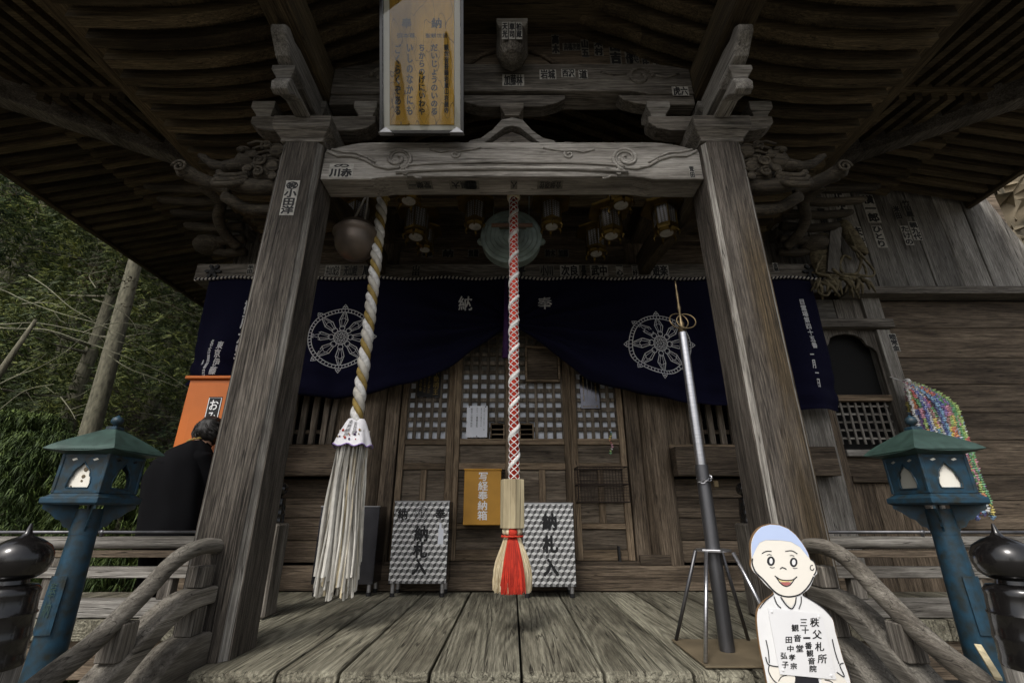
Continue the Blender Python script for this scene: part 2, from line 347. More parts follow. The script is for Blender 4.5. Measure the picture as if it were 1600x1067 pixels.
def plank(name, parent, mat, x0, x1, y0, y1, z0, z1, bev=.004, rot=None):
    """one board / bar / block: chamfered box sharing its mesh with alike boards"""
    sx, sy, sz = round(abs(x1-x0), 3), round(abs(y1-y0), 3), round(abs(z1-z0), 3)
    key = (sx, sy, sz, mat, bev)
    if key not in CACHE:
        me = bpy.data.meshes.new(name); b = min(bev, sx*.2, sy*.2, sz*.2); X, Y, Z = sx/2, sy/2, sz/2
        vs = []; fs = []; idx = {}
        for a in (-1, 1):
            for c in (-1, 1):
                for d in (-1, 1):
                    for k, p in enumerate(((a*X, c*(Y-b), d*(Z-b)), (a*(X-b), c*Y, d*(Z-b)), (a*(X-b), c*(Y-b), d*Z))):
                        idx[(a, c, d, k)] = len(vs); vs.append(p)
                    fs.append(tuple(idx[(a, c, d, k)] for k in range(3)))
        for a in (-1, 1):
            fs.append(tuple(idx[(a, c, d, 0)] for c, d in ((-1,-1),(1,-1),(1,1),(-1,1))))
            fs.append(tuple(idx[(c, a, d, 1)] for c, d in ((-1,-1),(1,-1),(1,1),(-1,1))))
            fs.append(tuple(idx[(c, d, a, 2)] for c, d in ((-1,-1),(1,-1),(1,1),(-1,1))))
        for c in (-1, 1):
            for d in (-1, 1):
                fs.append((idx[(-1,c,d,1)], idx[(1,c,d,1)], idx[(1,c,d,2)], idx[(-1,c,d,2)]))
                fs.append((idx[(c,-1,d,0)], idx[(c,1,d,0)], idx[(c,1,d,2)], idx[(c,-1,d,2)]))
                fs.append((idx[(c,d,-1,0)], idx[(c,d,1,0)], idx[(c,d,1,1)], idx[(c,d,-1,1)]))
        me.from_pydata(vs, [], fs); me.materials.append(M[mat])
        import bmesh
        bm = bmesh.new(); bm.from_mesh(me); bmesh.ops.recalc_face_normals(bm, faces=bm.faces); bm.to_mesh(me); bm.free()
        CACHE[key] = me
    return link(name, CACHE[key], parent, ((x0+x1)/2, (y0+y1)/2, (z0+z1)/2), rot)
# flat lettering -------------------------------------------------------------
TC = {}
def glyphs(body, vertical=False, bold=.012, gap=1.0):
    k = (body, vertical, bold, gap)
    if k in TC: return TC[k]
    cu = bpy.data.curves.new('t', 'FONT'); cu.body = '\n'.join(body) if vertical else body
    cu.align_x = 'CENTER'; cu.space_line = gap; cu.resolution_u = 2
    o = bpy.data.objects.new('t', cu); COL.objects.link(o); bpy.context.view_layer.update()
    me = bpy.data.meshes.new_from_object(o.evaluated_get(bpy.context.evaluated_depsgraph_get()))
    vs = [tuple(v.co) for v in me.vertices]; fs = [tuple(p.vertices) for p in me.polygons]
    bpy.data.objects.remove(o); bpy.data.curves.remove(cu); bpy.data.meshes.remove(me)
    x0 = min(v[0] for v in vs); x1 = max(v[0] for v in vs); y0 = min(v[1] for v in vs); y1 = max(v[1] for v in vs)
    vs = [((v[0]-x0)/(x1-x0)-.5, (v[1]-y0)/(y1-y0)-.5) for v in vs]
    TC[k] = (vs, fs); return TC[k]
def lettering(parent, body, fn, w, h, mat='ink', vertical=False, bold=.012, gap=1.0, name='lettering'):
    """fn maps local (u right, v up) metres to a point of the place"""
    vs, fs = glyphs(body, vertical, 0, gap); b = MB()
    o_, ex, ey = fn(0, 0), fn(.002, 0)-fn(0, 0), fn(0, .002)-fn(0, 0); nn = ex.cross(ey).normalized()*.00008
    nch = max(1, len(body)); em = (h/nch if vertical else w/nch)*bold*1.15
    sh = [(0, 0)] if bold <= 0 else [(0, 0)]+[(em*math.cos(q*PI/4), em*math.sin(q*PI/4)) for q in range(8)]
    for k, (du, dv) in enumerate(sh): b.add([fn(u*w+du, v*h+dv)+nn*k for u, v in vs], fs)
    return b.build(name, mat, parent, fix=False)
def flat(X, Y, Z): return lambda u, v: Vector((X+u, Y, Z+v))
def ribbon(b, pts, w, fn, closed=False):
    n = len(pts); L = []; Rr = []
    for i in range(n):
        p0 = pts[(i-1) % n] if closed or i > 0 else pts[0]; p1 = pts[(i+1) % n] if closed or i < n-1 else pts[-1]
        dx, dy = p1[0]-p0[0], p1[1]-p0[1]; d = math.hypot(dx, dy) or 1; nx, ny = -dy/d*w/2, dx/d*w/2
        L.append(fn(pts[i][0]+nx, pts[i][1]+ny)); Rr.append(fn(pts[i][0]-nx, pts[i][1]-ny))
    b.add(L+Rr, [(i, (i+1) % n, (i+1) % n+n, i+n) for i in range(n if closed else n-1)])
def circ(cx, cy, r, n=24, a0=0, a1=2*PI, closed=True):
    m = n if closed else n+1
    return [(cx+r*math.cos(a0+(a1-a0)*i/n), cy+r*math.sin(a0+(a1-a0)*i/n)) for i in range(m)]
def smoothpath(pts, k=6):
    P = [Vector(p) for p in pts]; out = []
    for i in range(len(P)-1):
        p0 = P[max(i-1, 0)]; p1 = P[i]; p2 = P[i+1]; p3 = P[min(i+2, len(P)-1)]
        for j in range(k):
            t = j/k; out.append(.5*((2*p1)+(p2-p0)*t+(2*p0-5*p1+4*p2-p3)*t*t+(3*p1-p0-3*p2+p3)*t**3))
    out.append(P[-1]); return out
def spiral(cx, cz, r0, r1, turns, a0, n=22, sg=1):
    return [(cx+(r0+(r1-r0)*i/n)*math.cos(a0+sg*2*PI*turns*i/n), cz+(r0+(r1-r0)*i/n)*math.sin(a0+sg*2*PI*turns*i/n)) for i in range(n+1)]

# ================================================================== SETTING: ground and hill
def hill(x, y):
    d = max(0, -x-7.5) ; e = max(0, y-13)
    z = -1.0+d*.75+e*.42*(1 if x < 2 else .5)
    if x < -7.5 or y > 13: z += .6*noise.noise(Vector((x*.25, y*.25, 0)))*min(1, (d+e)*.3)
    return z
b = MB(); nx, ny = 90, 90
for j in range(ny+1):
    for i in range(nx+1):
        x = -120+240*i/nx if not 15 < i < 75 else -45+90*(i-15)/60*1.0
        y = -120+240*j/ny
        b.v.append(Vector((x, y, hill(x, y) if y > -3 else -1.0)))
xs_ = [(-120+75*i/15) if i < 15 else (-45+90*(i-15)/60 if i <= 75 else 45+75*(i-75)/15) for i in range(nx+1)]
ys_ = [(-120+75*j/15) if j < 15 else (-45+90*(j-15)/60 if j <= 75 else 45+75*(j-75)/15) for j in range(ny+1)]
b.v = [Vector((x, y, hill(x, y) if y > -3 else -1.0)) for y in ys_ for x in xs_]
b.f = [(j*(nx+1)+i, j*(nx+1)+i+1, (j+1)*(nx+1)+i+1, (j+1)*(nx+1)+i) for j in range(ny) for i in range(nx)]; b.mi = [0]*len(b.f)
structure(b.build('ground', 'gravel', smooth=True, origin=(0, 0, 0)))
# the slope behind the hall carries its own soil sheet just above the gravel
b = MB(); b.v = [Vector((x, y, hill(x, y)+.03)) for y in ys_ for x in xs_]
b.f = [(j*(nx+1)+i, j*(nx+1)+i+1, (j+1)*(nx+1)+i+1, (j+1)*(nx+1)+i) for j in range(ny) for i in range(nx)
       if ys_[j] > -3 and (xs_[i+1] < -7 or ys_[j] > 12.4)]; b.mi = [0]*len(b.f)
structure(b.build('hillside', 'soil', smooth=True, origin=(0, 0, 0)))

# ================================================================== TEMPLE HALL
hall = thing('temple_hall', 'weathered wooden temple hall with front porch pillars, latticed doors and deep eaves', 'temple', (0, 4.6, 0))
# ---- porch floor planks (setting)
PF = bpy.data.objects.new('porch_floor', None); COL.objects.link(PF); PF.location = (0, 3, 0); PF['kind'] = 'structure'; WL['porch_floor'] = Vector((0, 3, 0))
edges = [-1.62, -1.43, -1.024, -.753, -.36, .042, .402, .79, 1.06, 1.44, 1.62]
for i in range(len(edges)-1):
    x0, x1 = edges[i], edges[i+1]; y0 = 2.355+random.uniform(-.008, .008) if .5 < i < 8.5 else 2.72
    # plank with a softly worn front edge
    t = random.uniform(-.003, .003); r = .03
    b = MB(); g = .006
    prof = [(y0, -.16), (y0, -r), (y0+.008, -.010), (y0+r, 0), (4.52, 0), (4.52, -.16)]
    b.prism([(p, q+t) for p, q in prof], 'x', x0+g, x1-g)
    b.build('floor_plank', 'floor', PF, bevel=.006)
for sgn in (-1, 1):
    x = 1.625
    while x < (5.2 if sgn < 0 else 6.6):
        w = random.uniform(.24, .34); x0, x1 = sorted((sgn*x, sgn*(x+w-.008)))
        plank('floor_plank', PF, 'floor', x0, x1, 3.4, 4.52, -.12, random.uniform(-.003, .003)); x += w
# under-floor timbers and stair
stp = bpy.data.objects.new('stair', None); COL.objects.link(stp); stp.location = (0, 1.8, -1); stp['kind'] = 'structure'; WL['stair'] = Vector((0, 1.8, -1))
for i in range(4):
    z = -.2*(i+1)
    plank('step', stp, 'floor', -1.38, 1.38, 2.33-.27*(i+1), 2.35-.27*i+.02, z-.09, z, .01)
    plank('riser', stp, 'brown_x', -1.36, 1.36, 2.35-.27*i+.0, 2.37-.27*i+.02, z+.001, z+.2-.17 if i == 0 else z+.10, .004)
plank('under_beam', hall, 'brown_x', -1.6, 1.6, 2.5, 2.7, -.42, -.165)
for sgn in (-1, 1):
    x0, x1 = sorted((sgn*1.65, sgn*5.4)); plank('veranda_beam', hall, 'brown_x', x0, x1, 3.44, 3.58, -.34, -.125)
    for x in (1.75, 3.2, 4.6):
        plank('veranda_post', hall, 'brown_z', sgn*x-.07, sgn*x+.07, 3.46, 3.60, -1.0, -.342)
# ---- main hall front wall, Y = 4.6
YW = 4.60
for sgn in (-1, 1):
    b = MB(); b.lathe([(.15, 0), (.15, 3.04)], (sgn*1.45, YW+.10, .0), 28); b.build('round_column', 'brown_z', hall, autosmooth=40)
    b = MB(); b.lathe([(.15, 3.27), (.15, 4.5)], (sgn*1.45, YW+.10, .0), 28); b.build('round_column', 'brown_z', hall, autosmooth=40)
    x0, x1 = sorted((sgn*1.16, sgn*1.295)); plank('door_jamb', hall, 'brown_z', x0, x1, YW+.04, YW+.2, .215, 3.02)
    # corner post
    x0, x1 = sorted((sgn*2.92, sgn*3.22)); plank('corner_post', hall, 'pale_z', x0, x1, YW-.02, YW+.25, .003, 3.04, .012)
    plank('corner_post', hall, 'grey_z', x0, x1, YW-.02, YW+.25, 3.27, 4.1, .012)
    # sill, waist beam, tie beam
    x0, x1 = sorted((sgn*1.02, sgn*3.12)); plank('waist_beam', hall, 'brown_x', *sorted((sgn*1.56, sgn*3.10)), 4.44, YW-.022, .975, 1.245, .006)
    # panelling under the waist beam
    z = .215
    for h in (.19, .2, .18, .18):
        plank('wall_board', hall, 'brown_x', *sorted((sgn*1.56, sgn*2.93)), YW+.06, YW+.10, z+.003, z+h-.003); z += h
    # slatted window
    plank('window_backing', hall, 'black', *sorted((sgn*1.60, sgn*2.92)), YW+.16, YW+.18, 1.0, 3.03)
    plank('wall_board', hall, 'brown_z', *sorted((sgn*1.58, sgn*1.80)), YW+.05, YW+.09, 1.25, 3.03)
    plank('wall_board', hall, 'brown_x', *sorted((sgn*1.8, sgn*2.92)), YW+.05, YW+.09, 2.1, 3.03)
    plank('window_sill', hall, 'door_x', *sorted((sgn*1.56, sgn*2.93)), YW-.01, YW+.12, 1.248, 1.285)
    plank('window_rail', hall, 'brown_x', *sorted((sgn*1.81, sgn*2.92)), YW+.06, YW+.085, 1.40, 1.44)
    for k in range(9):
        x = sgn*(1.90+.112*k); plank('window_slat', hall, 'lattice', x-.027, x+.027, YW-.0, YW+.045, 1.288, 2.1)
        if k % 2 == 0: plank('window_pane', hall, 'dark_steel', x+.03, x+.085, YW+.12, YW+.125, 1.30, 2.05, .001)
    b = MB(); q = [(1.80, 1.288), (1.86, 1.288), (1.845, 1.6), (1.81, 2.1), (1.76, 2.1), (1.79, 1.6)]
    b.prism([(sgn*p, z) for p, z in q], 'y', YW-.005, YW+.045); b.build('window_slat', 'lattice', hall, bevel=.003)
plank('ground_sill', hall, 'brown_x', -3.3, 3.3, YW-.08, YW-.021, .003, .205, .008)
plank('sill_block', hall, 'brown_x', 1.16, 1.44, YW-.055, YW-.0, .206, .29, .006); plank('sill_block', hall, 'brown_x', -1.44, -1.16, YW-.055, YW-.0, .206, .29, .006)
ZT0, ZT1 = 3.045, 3.255
plank('tie_beam', hall, 'grey_x', -3.52, 3.52, 4.46, 4.72, ZT0, ZT1, .008)
for sgn in (-1, 1):   # hexagonal nail covers
    p = at(323+(0 if sgn < 0 else 0), 420, 4.46) if sgn < 0 else at(1233, 420, 4.46)
    b = MB(); c = Vector((sgn*3.31, 4.45, 3.15))
    for k in range(6):
        a = k*PI/3; b.prism([(c.x+.075*math.cos(a-.28), c.z+.075*math.sin(a-.28)), (c.x+.095*math.cos(a), c.z+.095*math.sin(a)), (c.x+.075*math.cos(a+.28), c.z+.075*math.sin(a+.28)), (c.x, c.z)], 'y', 4.435, 4.458)
    b.ball(c, .045, sc=(1, .6, 1)); b.build('nail_cover', 'rubber', hall)
# frieze above the tie beam
z = ZT1
for h in (.30, .32, .34, .32):
    plank('frieze_board', hall, 'brown_x', -2.92, 2.92, YW+.04, YW+.08, z+.003, z+h-.004); z += h
plank('frieze_beam', hall, 'brown_x', -2.95, 2.95, YW-.06, YW+.04, 3.60, 3.74)
plank('hall_wall', hall, 'brown_x', -3.2, 3.2, YW+.22, YW+.30, 3.0, 4.9)
# side and back walls of the body
x = -3.2
for k in range(14):
    plank('side_board', hall, 'brown_z', -3.2, -3.15, YW+.27+k*.35, YW+.27+k*.35+.34, -.1, 4.9)
plank('back_wall', hall, 'brown_x', -3.2, 6.0, 9.5, 9.6, -1, 4.9)
plank('wing_backing', hall, 'brown_x', 3.2, 6.2, YW+.21, YW+.27, -.1, 4.6)  # hidden backing, added to stop slits of light in the wing
# dark room behind the doors
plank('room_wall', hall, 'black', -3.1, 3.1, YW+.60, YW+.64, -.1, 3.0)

# ---- four door leaves
LX = [(-1.145, -.600), (-.592, -.004), (.004, .592), (.600, 1.145)]
for li, (x0, x1) in enumerate(LX):
    d = thing('x', '', '') if False else None
    y0, y1 = 4.655, 4.70
    sw = .062
    stile = plank('door', hall, 'door', x0, x0+sw, y0, y1, .235, 3.02)           # carries the leaf
    sub = lambda nm, mt, a, b_, c, d_, e, f: plank(nm, stile, mt, a, b_, c, d_, e, f)
    sub('stile', 'door', x1-sw, x1, y0, y1, .235, 3.02)
    xi0, xi1 = x0+sw+.001, x1-sw-.001
    for z0, z1 in ((.235, .325), (.505, .555), (1.05, 1.112), (1.292, 1.352), (2.94, 3.02)):
        sub('rail', 'door_x', xi0, xi1, y0+.004, y1-.001, z0, z1)
    sub('panel', 'door_panel', xi0, xi1, y0+.026, y1-.004, .327, .503)
    sub('panel', 'door_panel', xi0, xi1, y0+.026, y1-.004, 1.114, 1.290)
    xm = (xi0+xi1)/2
    sub('muntin', 'door', xm-.03, xm+.03, y0+.006, y1-.002, .557, 1.048)
    sub('panel', 'door_panel', xi0, xm-.031, y0+.026, y1-.004, .557, 1.048); sub('panel', 'door_panel', xm+.031, xi1, y0+.026, y1-.004, .557, 1.048)
    n = 5; pw = (xi1-xi0)/n
    for k in range(n+1):
        xc_ = xi0+pw*k; w = .034 if 0 < k < n else .017; xa = xc_-w/2 if 0 < k < n else (xc_ if k == 0 else xc_-w)
        if (li == 1 and k == 4) or (li == 2 and k == 1):
            sub('lattice_bar', 'lattice', xa, xa+w, y0+.008, y1-.012, 1.50, 2.938); continue
        sub('lattice_bar', 'lattice', xa, xa+w, y0+.008, y1-.012, 1.354, 2.938)
    zz = 1.354+.0515
    while zz < 2.9:
        zc = zz+.044
        a_, b2 = xi0, xi1
        if li == 1 and zc < 1.47: b2 = xi1-.145
        if li == 2 and zc < 1.47: a_ = xi0+.145
        sub('lattice_bar', 'lattice', a_, b2, y0+.012, y1-.014, zc-.021, zc+.021); zz += .101
    # paper behind, leaving the little peep window open
    a_, b2 = xi0, xi1
    if li == 1: b2 = xi1-.15
    if li == 2: a_ = xi0+.15
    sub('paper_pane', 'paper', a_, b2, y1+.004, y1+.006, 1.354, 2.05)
    sub('paper_pane', 'card_dark', xi0, xi1, y1+.004, y1+.006, 2.052, 2.93)  # upper paper darkened: curtain shadow put into its colour
    if li in (1, 2):
        wx0, wx1 = (xi1-.142, xi1-.022) if li == 1 else (xi0+.022, xi0+.142)
        sub('paper_pane', 'paper', wx0-.02, wx1+.02, y1+.004, y1+.006, 1.52, 2.05)
        for a2, b3, z0, z1 in ((wx0-.014, wx0, 1.356, 1.492), (wx1, wx1+.014, 1.356, 1.492), (wx0-.014, wx1+.014, 1.492, 1.506)):
            sub('peep_frame', 'door_x', a2, b3, y0-.004, y1-.012, z0, z1)
        for z in (1.39, 1.44): sub('peep_bar', 'door_x', wx0, wx1, y0+.01, y0+.02, z, z+.012)
plank('door_threshold', hall, 'brown_x', -1.30, 1.30, YW-.019, YW+.12, .004, .232, .004)
for x in (-1.06, 1.06):
    pass
plank('door_mullion', hall, 'door', .588, .612, 4.635, 4.654, .25, 2.9, .003); plank('door_mullion', hall, 'door', -.612, -.588, 4.635, 4.654, .25, 2.9, .003)
plank('door_latch', hall, 'rubber', .98, 1.0, 4.60, 4.654, .215, .36, .003)
# dark wooden box panel high on the third leaf
bx = at(846, 570, 4.62)
pb = plank('gable_plaque', hall, 'brown_x', bx.x-.15, bx.x+.17, 4.615, 4.652, bx.z-.16, bx.z+.18)
for a in ((bx.x-.17, bx.x+.19, bx.z-.19, bx.z-.165), (bx.x-.17, bx.x+.19, bx.z+.185, bx.z+.21), (bx.x-.175, bx.x-.152, bx.z-.165, bx.z+.185), (bx.x+.172, bx.x+.195, bx.z-.165, bx.z+.185)):
    plank('plaque_frame', pb, 'door_x', a[0], a[1], 4.60, 4.64, a[2], a[3])

# ---- right-hand wing wall
YR = 4.66
plank('wing_post', hall, 'brown_z', 3.225, 3.30, YW-.0, YW+.2, -.1, 3.04)
xr = 3.98
plank('wing_post', hall, 'pale_z', xr, xr+.14, YW+.0, YW+.2, -.1, 2.52); plank('wing_post', hall, 'pale_z', xr-.06, xr+.14, YW+.01, YW+.2, 2.632, 2.905)
plank('window_head', hall, 'grey_x', 3.30, 4.15, YW-.05, YW+.12, 2.53, 2.63); 
plank('wing_beam', hall, 'grey_x', 3.70, 6.6, YW-.10, YW+.10, 2.908, 3.0)
plank('pale_panel', hall, 'pale_x', 3.31, 3.62, YW+.05, YW+.08, 2.632, 2.905); plank('pale_panel', hall, 'grey_z', 3.63, 3.92, YW+.05, YW+.08, 2.632, 2.905)
# horizontal boards right of the window
z = -.1
for h in (.30, .30, .26, .24, .34, .28, .30, .30, .34, .33, .21):
    h2 = h; plank('wall_board', hall, 'brown_x', 4.122, 6.7, YW+.07, YW+.11, z+.003, min(z+h, 2.905)-.003); z += h
    if z > 2.88: break
# tall vertical boards above
xb = 3.25; k = 0
while xb < 5.85:
    w = [.31, .33, .32, .34, .32, .33, .33, .32, .34, .3][k % 10]; k += 1; x1 = min(xb+w, 6.0)
    plank('tall_board', hall, 'pale_z', xb+.004, x1-.004, YW+.05+.006*(k % 2), YW+.09, 3.003, 4.55, .006, rot=(0, R(.5), 0)); xb += w
b = MB(); b.prism([(5.84, 3.003), (6.25, 3.003), (6.08, 3.6), (5.86, 4.3), (5.84, 4.3)], 'y', YW+.05, YW+.09); b.build('tall_board', 'pale_z', hall)
# flame-headed window
kw = [(3.32, 1.24), (3.32, 2.24), (3.36, 2.30), (3.41, 2.33), (3.45, 2.37), (3.48, 2.44), (3.56, 2.475), (3.66, 2.49), (3.76, 2.475), (3.83, 2.43), (3.86, 2.36), (3.92, 2.32), (3.95, 2.28), (3.955, 1.24)]
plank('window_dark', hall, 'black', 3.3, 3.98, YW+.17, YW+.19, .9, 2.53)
b = MB(); o_ = [(3.302, 1.24), (3.302, 2.528)] ; top = [(3.978, 2.528), (3.978, 1.24)]
b.prism(o_+top+kw[::-1], 'y', YW+.05, YW+.08); wf = b.build('window_frame', 'grey_z', hall)
for k in range(8):
    x = 3.36+.078*k; plank('grille_bar', wf, 'pale_z', x-.011, x+.011, YW+.085, YW+.10, 1.30, 1.735, .002)
for k in range(5):
    z = 1.36+.083*k; plank('grille_bar', wf, 'pale_x', 3.325, 3.95, YW+.101, YW+.112, z-.010, z+.010, .002)
plank('grille_rail', wf, 'door_x', 3.32, 3.96, YW+.04, YW+.11, 1.737, 1.80)
plank('window_sill', hall, 'pale_x', 3.31, 3.97, YW-.01, YW+.12, 1.17, 1.235)
plank('under_panel', hall, 'brown_x', 3.31, 3.97, YW+.05, YW+.09, .985, 1.168); plank('under_rail', hall, 'brown_x', 3.31, 3.97, YW+.0, YW+.12, .925, .983)
for k in range(3): plank('wall_board', hall, 'brown_z', 3.312+.22*k, 3.312+.22*k+.214, YW+.06, YW+.10, -.1, .922)

# ---- porch pillars
YP = 2.48
for sgn, mt in ((-1, 'pillar'), (1, 'post_worn')):
    cx = sgn*1.468; w = .147; ch = .034; y0, y1 = YP, YP+.30
    prof = [(cx-w+ch, y0), (cx+w-ch, y0), (cx+w-ch, y0+.008), (cx+w-.008, y0+ch), (cx+w, y0+ch), (cx+w, y1-ch), (cx+w-ch, y1), (cx-w+ch, y1), (cx-w, y1-ch), (cx-w, y0+ch), (cx-w+.008, y0+ch), (cx-w+ch, y0+.008)]
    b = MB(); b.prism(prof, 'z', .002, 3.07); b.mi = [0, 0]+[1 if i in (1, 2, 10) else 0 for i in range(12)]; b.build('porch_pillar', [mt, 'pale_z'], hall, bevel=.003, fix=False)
    # capital block: flared
    b = MB(); b.lathe([(.150*1.414, 3.072), (.150*1.414, 3.10), (.2*1.414, 3.16), (.2*1.414, 3.26)], (cx, YP+.15, 0), 4)
    for v in b.v:
        p = v-Vector((cx, YP+.15, 0)); v.x = cx+(p.x+p.y*0); 
    o = b.build('capital_block', 'grey_x', hall, bevel=.006)
    # bracket arms: across and forward, each with small bearing blocks
    b = MB(); b.prism([(cx-.46, 3.40), (cx-.46, 3.34), (cx-.40, 3.285), (cx-.30, 3.262), (cx+.30, 3.262), (cx+.40, 3.285), (cx+.46, 3.34), (cx+.46, 3.40)], 'y', YP+.09, YP+.21)
    b.build('bracket_arm', 'grey_x', hall, bevel=.006)
    for dx in (-.38, 0, .38):
        b = MB(); b.lathe([(.055*1.414, 3.402), (.055*1.414, 3.42), (.085*1.414, 3.46), (.085*1.414, 3.52)], (cx+dx, YP+.15, 0), 4); b.build('bearing_block', 'pale_x', hall, bevel=.003)
    # forward nose: curved cloud-like beam end with pale weathered tips
    b = MB(); b.prism([(2.80, 3.24), (2.30, 3.24), (2.22, 3.20), (2.16, 3.14), (2.12, 3.15), (2.11, 3.20), (2.14, 3.26), (2.80, 3.26)], 'x', cx-.055, cx+.055); b.build('beam_nose', 'pale_y', hall, bevel=.012)
    b = MB(); b.lathe([(.05*1.414, 3.262), (.05*1.414, 3.275), (.075*1.414, 3.31), (.075*1.414, 3.345)], (cx, 2.19, 0), 4); b.build('bearing_block', 'pale_x', hall, bevel=.004)
    b = MB(); b.prism([(2.85, 3.36), (2.25, 3.347), (2.15, 3.36), (2.08, 3.38), (2.03, 3.43), (1.98, 3.47), (1.97, 3.52), (2.02, 3.56), (2.10, 3.54), (2.18, 3.56), (2.85, 3.56)], 'x', cx-.05, cx+.05); b.build('beam_nose', 'pale_y', hall, bevel=.016)
    # plate beam running back above the pillar
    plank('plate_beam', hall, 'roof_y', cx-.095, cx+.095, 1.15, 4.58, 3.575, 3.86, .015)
    # tie from pillar to hall (curved)
    b = MB(); path = [(2.79, 2.70), (3.2, 2.86), (3.7, 3.02), (4.2, 3.10), (4.5, 3.12)]
    b.prism([(p, q) for p, q in path]+[(p, q+.26) for p, q in path[::-1]], 'x', cx-.06, cx+.06); b.build('shrimp_beam', 'roof_y', hall, bevel=.01)
# ---- main rainbow beam
def beam_outline(x0, x1, zb, zt, sh, cam_):
    n = 12; top = []
    for i in range(n+1): t = i/n; top.append((x0+.36*t, zt-sh*(1-t)**2.2*1.0))
    mid = [(x0+.36+(x1-x0-.72)*i/8, zt) for i in range(1, 8)]
    r_ = [(x1-.36*(1-i/n), zt-sh*(i/n)**2.2) for i in range(n+1)]
    bot = [(x1, zb), (x1-.34, zb), (x1-.40, zb+cam_*.5), (x1-.48, zb+cam_), (x0+.48, zb+cam_), (x0+.40, zb+cam_*.5), (x0+.34, zb), (x0, zb)]
    return top+mid+r_+bot
BX0, BX1 = -1.319, 1.319; ZB, ZTb = 2.79, 3.115; YB = 2.53
b = MB(); b.prism(beam_outline(BX0, BX1, ZB, ZTb, .085, .022), 'y', YB, YB+.20); beam = b.build('rainbow_beam', M['beam'], hall, bevel=.01)
def tubes(b, pts2, y, r): b.tube([Vector((p[0], y, p[1])) for p in pts2], r, 6)
for sgn in (-1, 1):
    b = MB(); S_ = lambda pts: [(sgn*p[0], p[1]) for p in pts]
    tubes(b, S_(smoothpath2 := [(1.30, 3.03), (1.22, 2.985), (1.12, 2.985), (1.03, 2.955), (.95, 2.90), (.86, 2.875), (.78, 2.885)]), YB-.004, .012)
    tubes(b, S_([(1.27, 3.045), (1.18, 3.02), (1.10, 3.015), (1.02, 2.975), (.95, 2.93)]), YB-.003, .009)
    tubes(b, S_(spiral(.80, 2.965, .105, .018, 1.45, -1.9, 30, -1)), YB-.004, .012)
    tubes(b, S_(spiral(.80, 2.965, .085, .016, 1.2, -1.9, 26, -1)), YB-.003, .008)
    tubes(b, S_(spiral(.40, 3.00, .035, .008, 1.1, 2.6, 16)), YB-.003, .008)
    tubes(b, S_([(.58, 3.045), (.50, 3.02), (.44, 3.035), (.37, 3.03), (.28, 3.045), (.22, 3.06)]), YB-.003, .008)
    tubes(b, S_(spiral(.74, 2.845, .035, .008, 1.1, 0, 16)), YB-.003, .009)
    tubes(b, S_([(.62, 2.792), (.66, 2.80), (.68, 2.815), (.72, 2.81)]), YB-.003, .009)
    b.build('scroll_carving', 'beam', hall, smooth=True)
b = MB()
for dz, r in ((0, .013), (.055, .008)):
    pts = [(-.80+1.6*i/40, 2.84+dz+.035*(1-abs(-1+2*i/40)**3.0)-.0) for i in range(41)]
    tubes(b, pts, YB-.004, r*1.25)
b.build('brow_moulding', 'beam', hall, smooth=True)
# frog-leg strut on the beam
K = lambda pts: [(x*1.12, 3.117+(z-3.117)*1.62) for x, z in pts]
fl = MB(); fl.prism(K([(-.31, 3.117), (-.27, 3.15), (-.20, 3.165), (-.13, 3.21), (-.07, 3.27), (0, 3.285), (.07, 3.27), (.13, 3.21), (.20, 3.165), (.27, 3.15), (.31, 3.117), (.24, 3.117), (.17, 3.14), (.10, 3.19), (.05, 3.225), (0, 3.235), (-.05, 3.225), (-.10, 3.19), (-.17, 3.14), (-.24, 3.117)]), 'y', YB+.04, YB+.12); fl.build('frog_leg_strut', 'pale_x', hall, bevel=.005)
b = MB(); b.prism(K([(-.21, 3.118), (-.13, 3.148), (-.06, 3.19), (0, 3.21), (.06, 3.19), (.13, 3.148), (.21, 3.118), (.1, 3.118), (.05, 3.14), (0, 3.155), (-.05, 3.14), (-.1, 3.118)]), 'y', YB+.06, YB+.10)
b.build('strut_carving', 'grey_x', hall, bevel=.004)
for sgn in (-1, 1):
    b = MB(); b.prism([(sgn*x, z) for x, z in ((.35, 3.118), (.38, 3.17), (.44, 3.165), (.48, 3.13), (.53, 3.16), (.62, 3.14), (.60, 3.118))][::sgn], 'y', YB+.05, YB+.11)
    b.build('wave_carving', 'grey_x', hall, bevel=.006)
b = MB(); b.lathe([(.055*1.414, 3.392), (.055*1.414, 3.40), (.085*1.414, 3.435), (.085*1.414, 3.478)], (0, YB+.08, 0), 4); b.build('bearing_block', 'grey_x', hall, bevel=.004)
b = MB(); b.prism([(-.40, 3.597), (-.40, 3.56), (-.34, 3.52), (-.22, 3.482), (.22, 3.482), (.34, 3.52), (.40, 3.56), (.40, 3.597)], 'y', YB+.03, YB+.13); b.build('bracket_arm', 'grey_x', hall, bevel=.006)
for sgn in (-1, 1):
    b = MB(); b.prism([(sgn*p, z) for p, z in ((1.37, 3.597), (.80, 3.597), (.84, 3.55), (.92, 3.52), (1.02, 3.50), (1.37, 3.50))][::sgn], 'y', YB+.03, YB+.13); b.build('bracket_arm', 'grey_x', hall, bevel=.006)
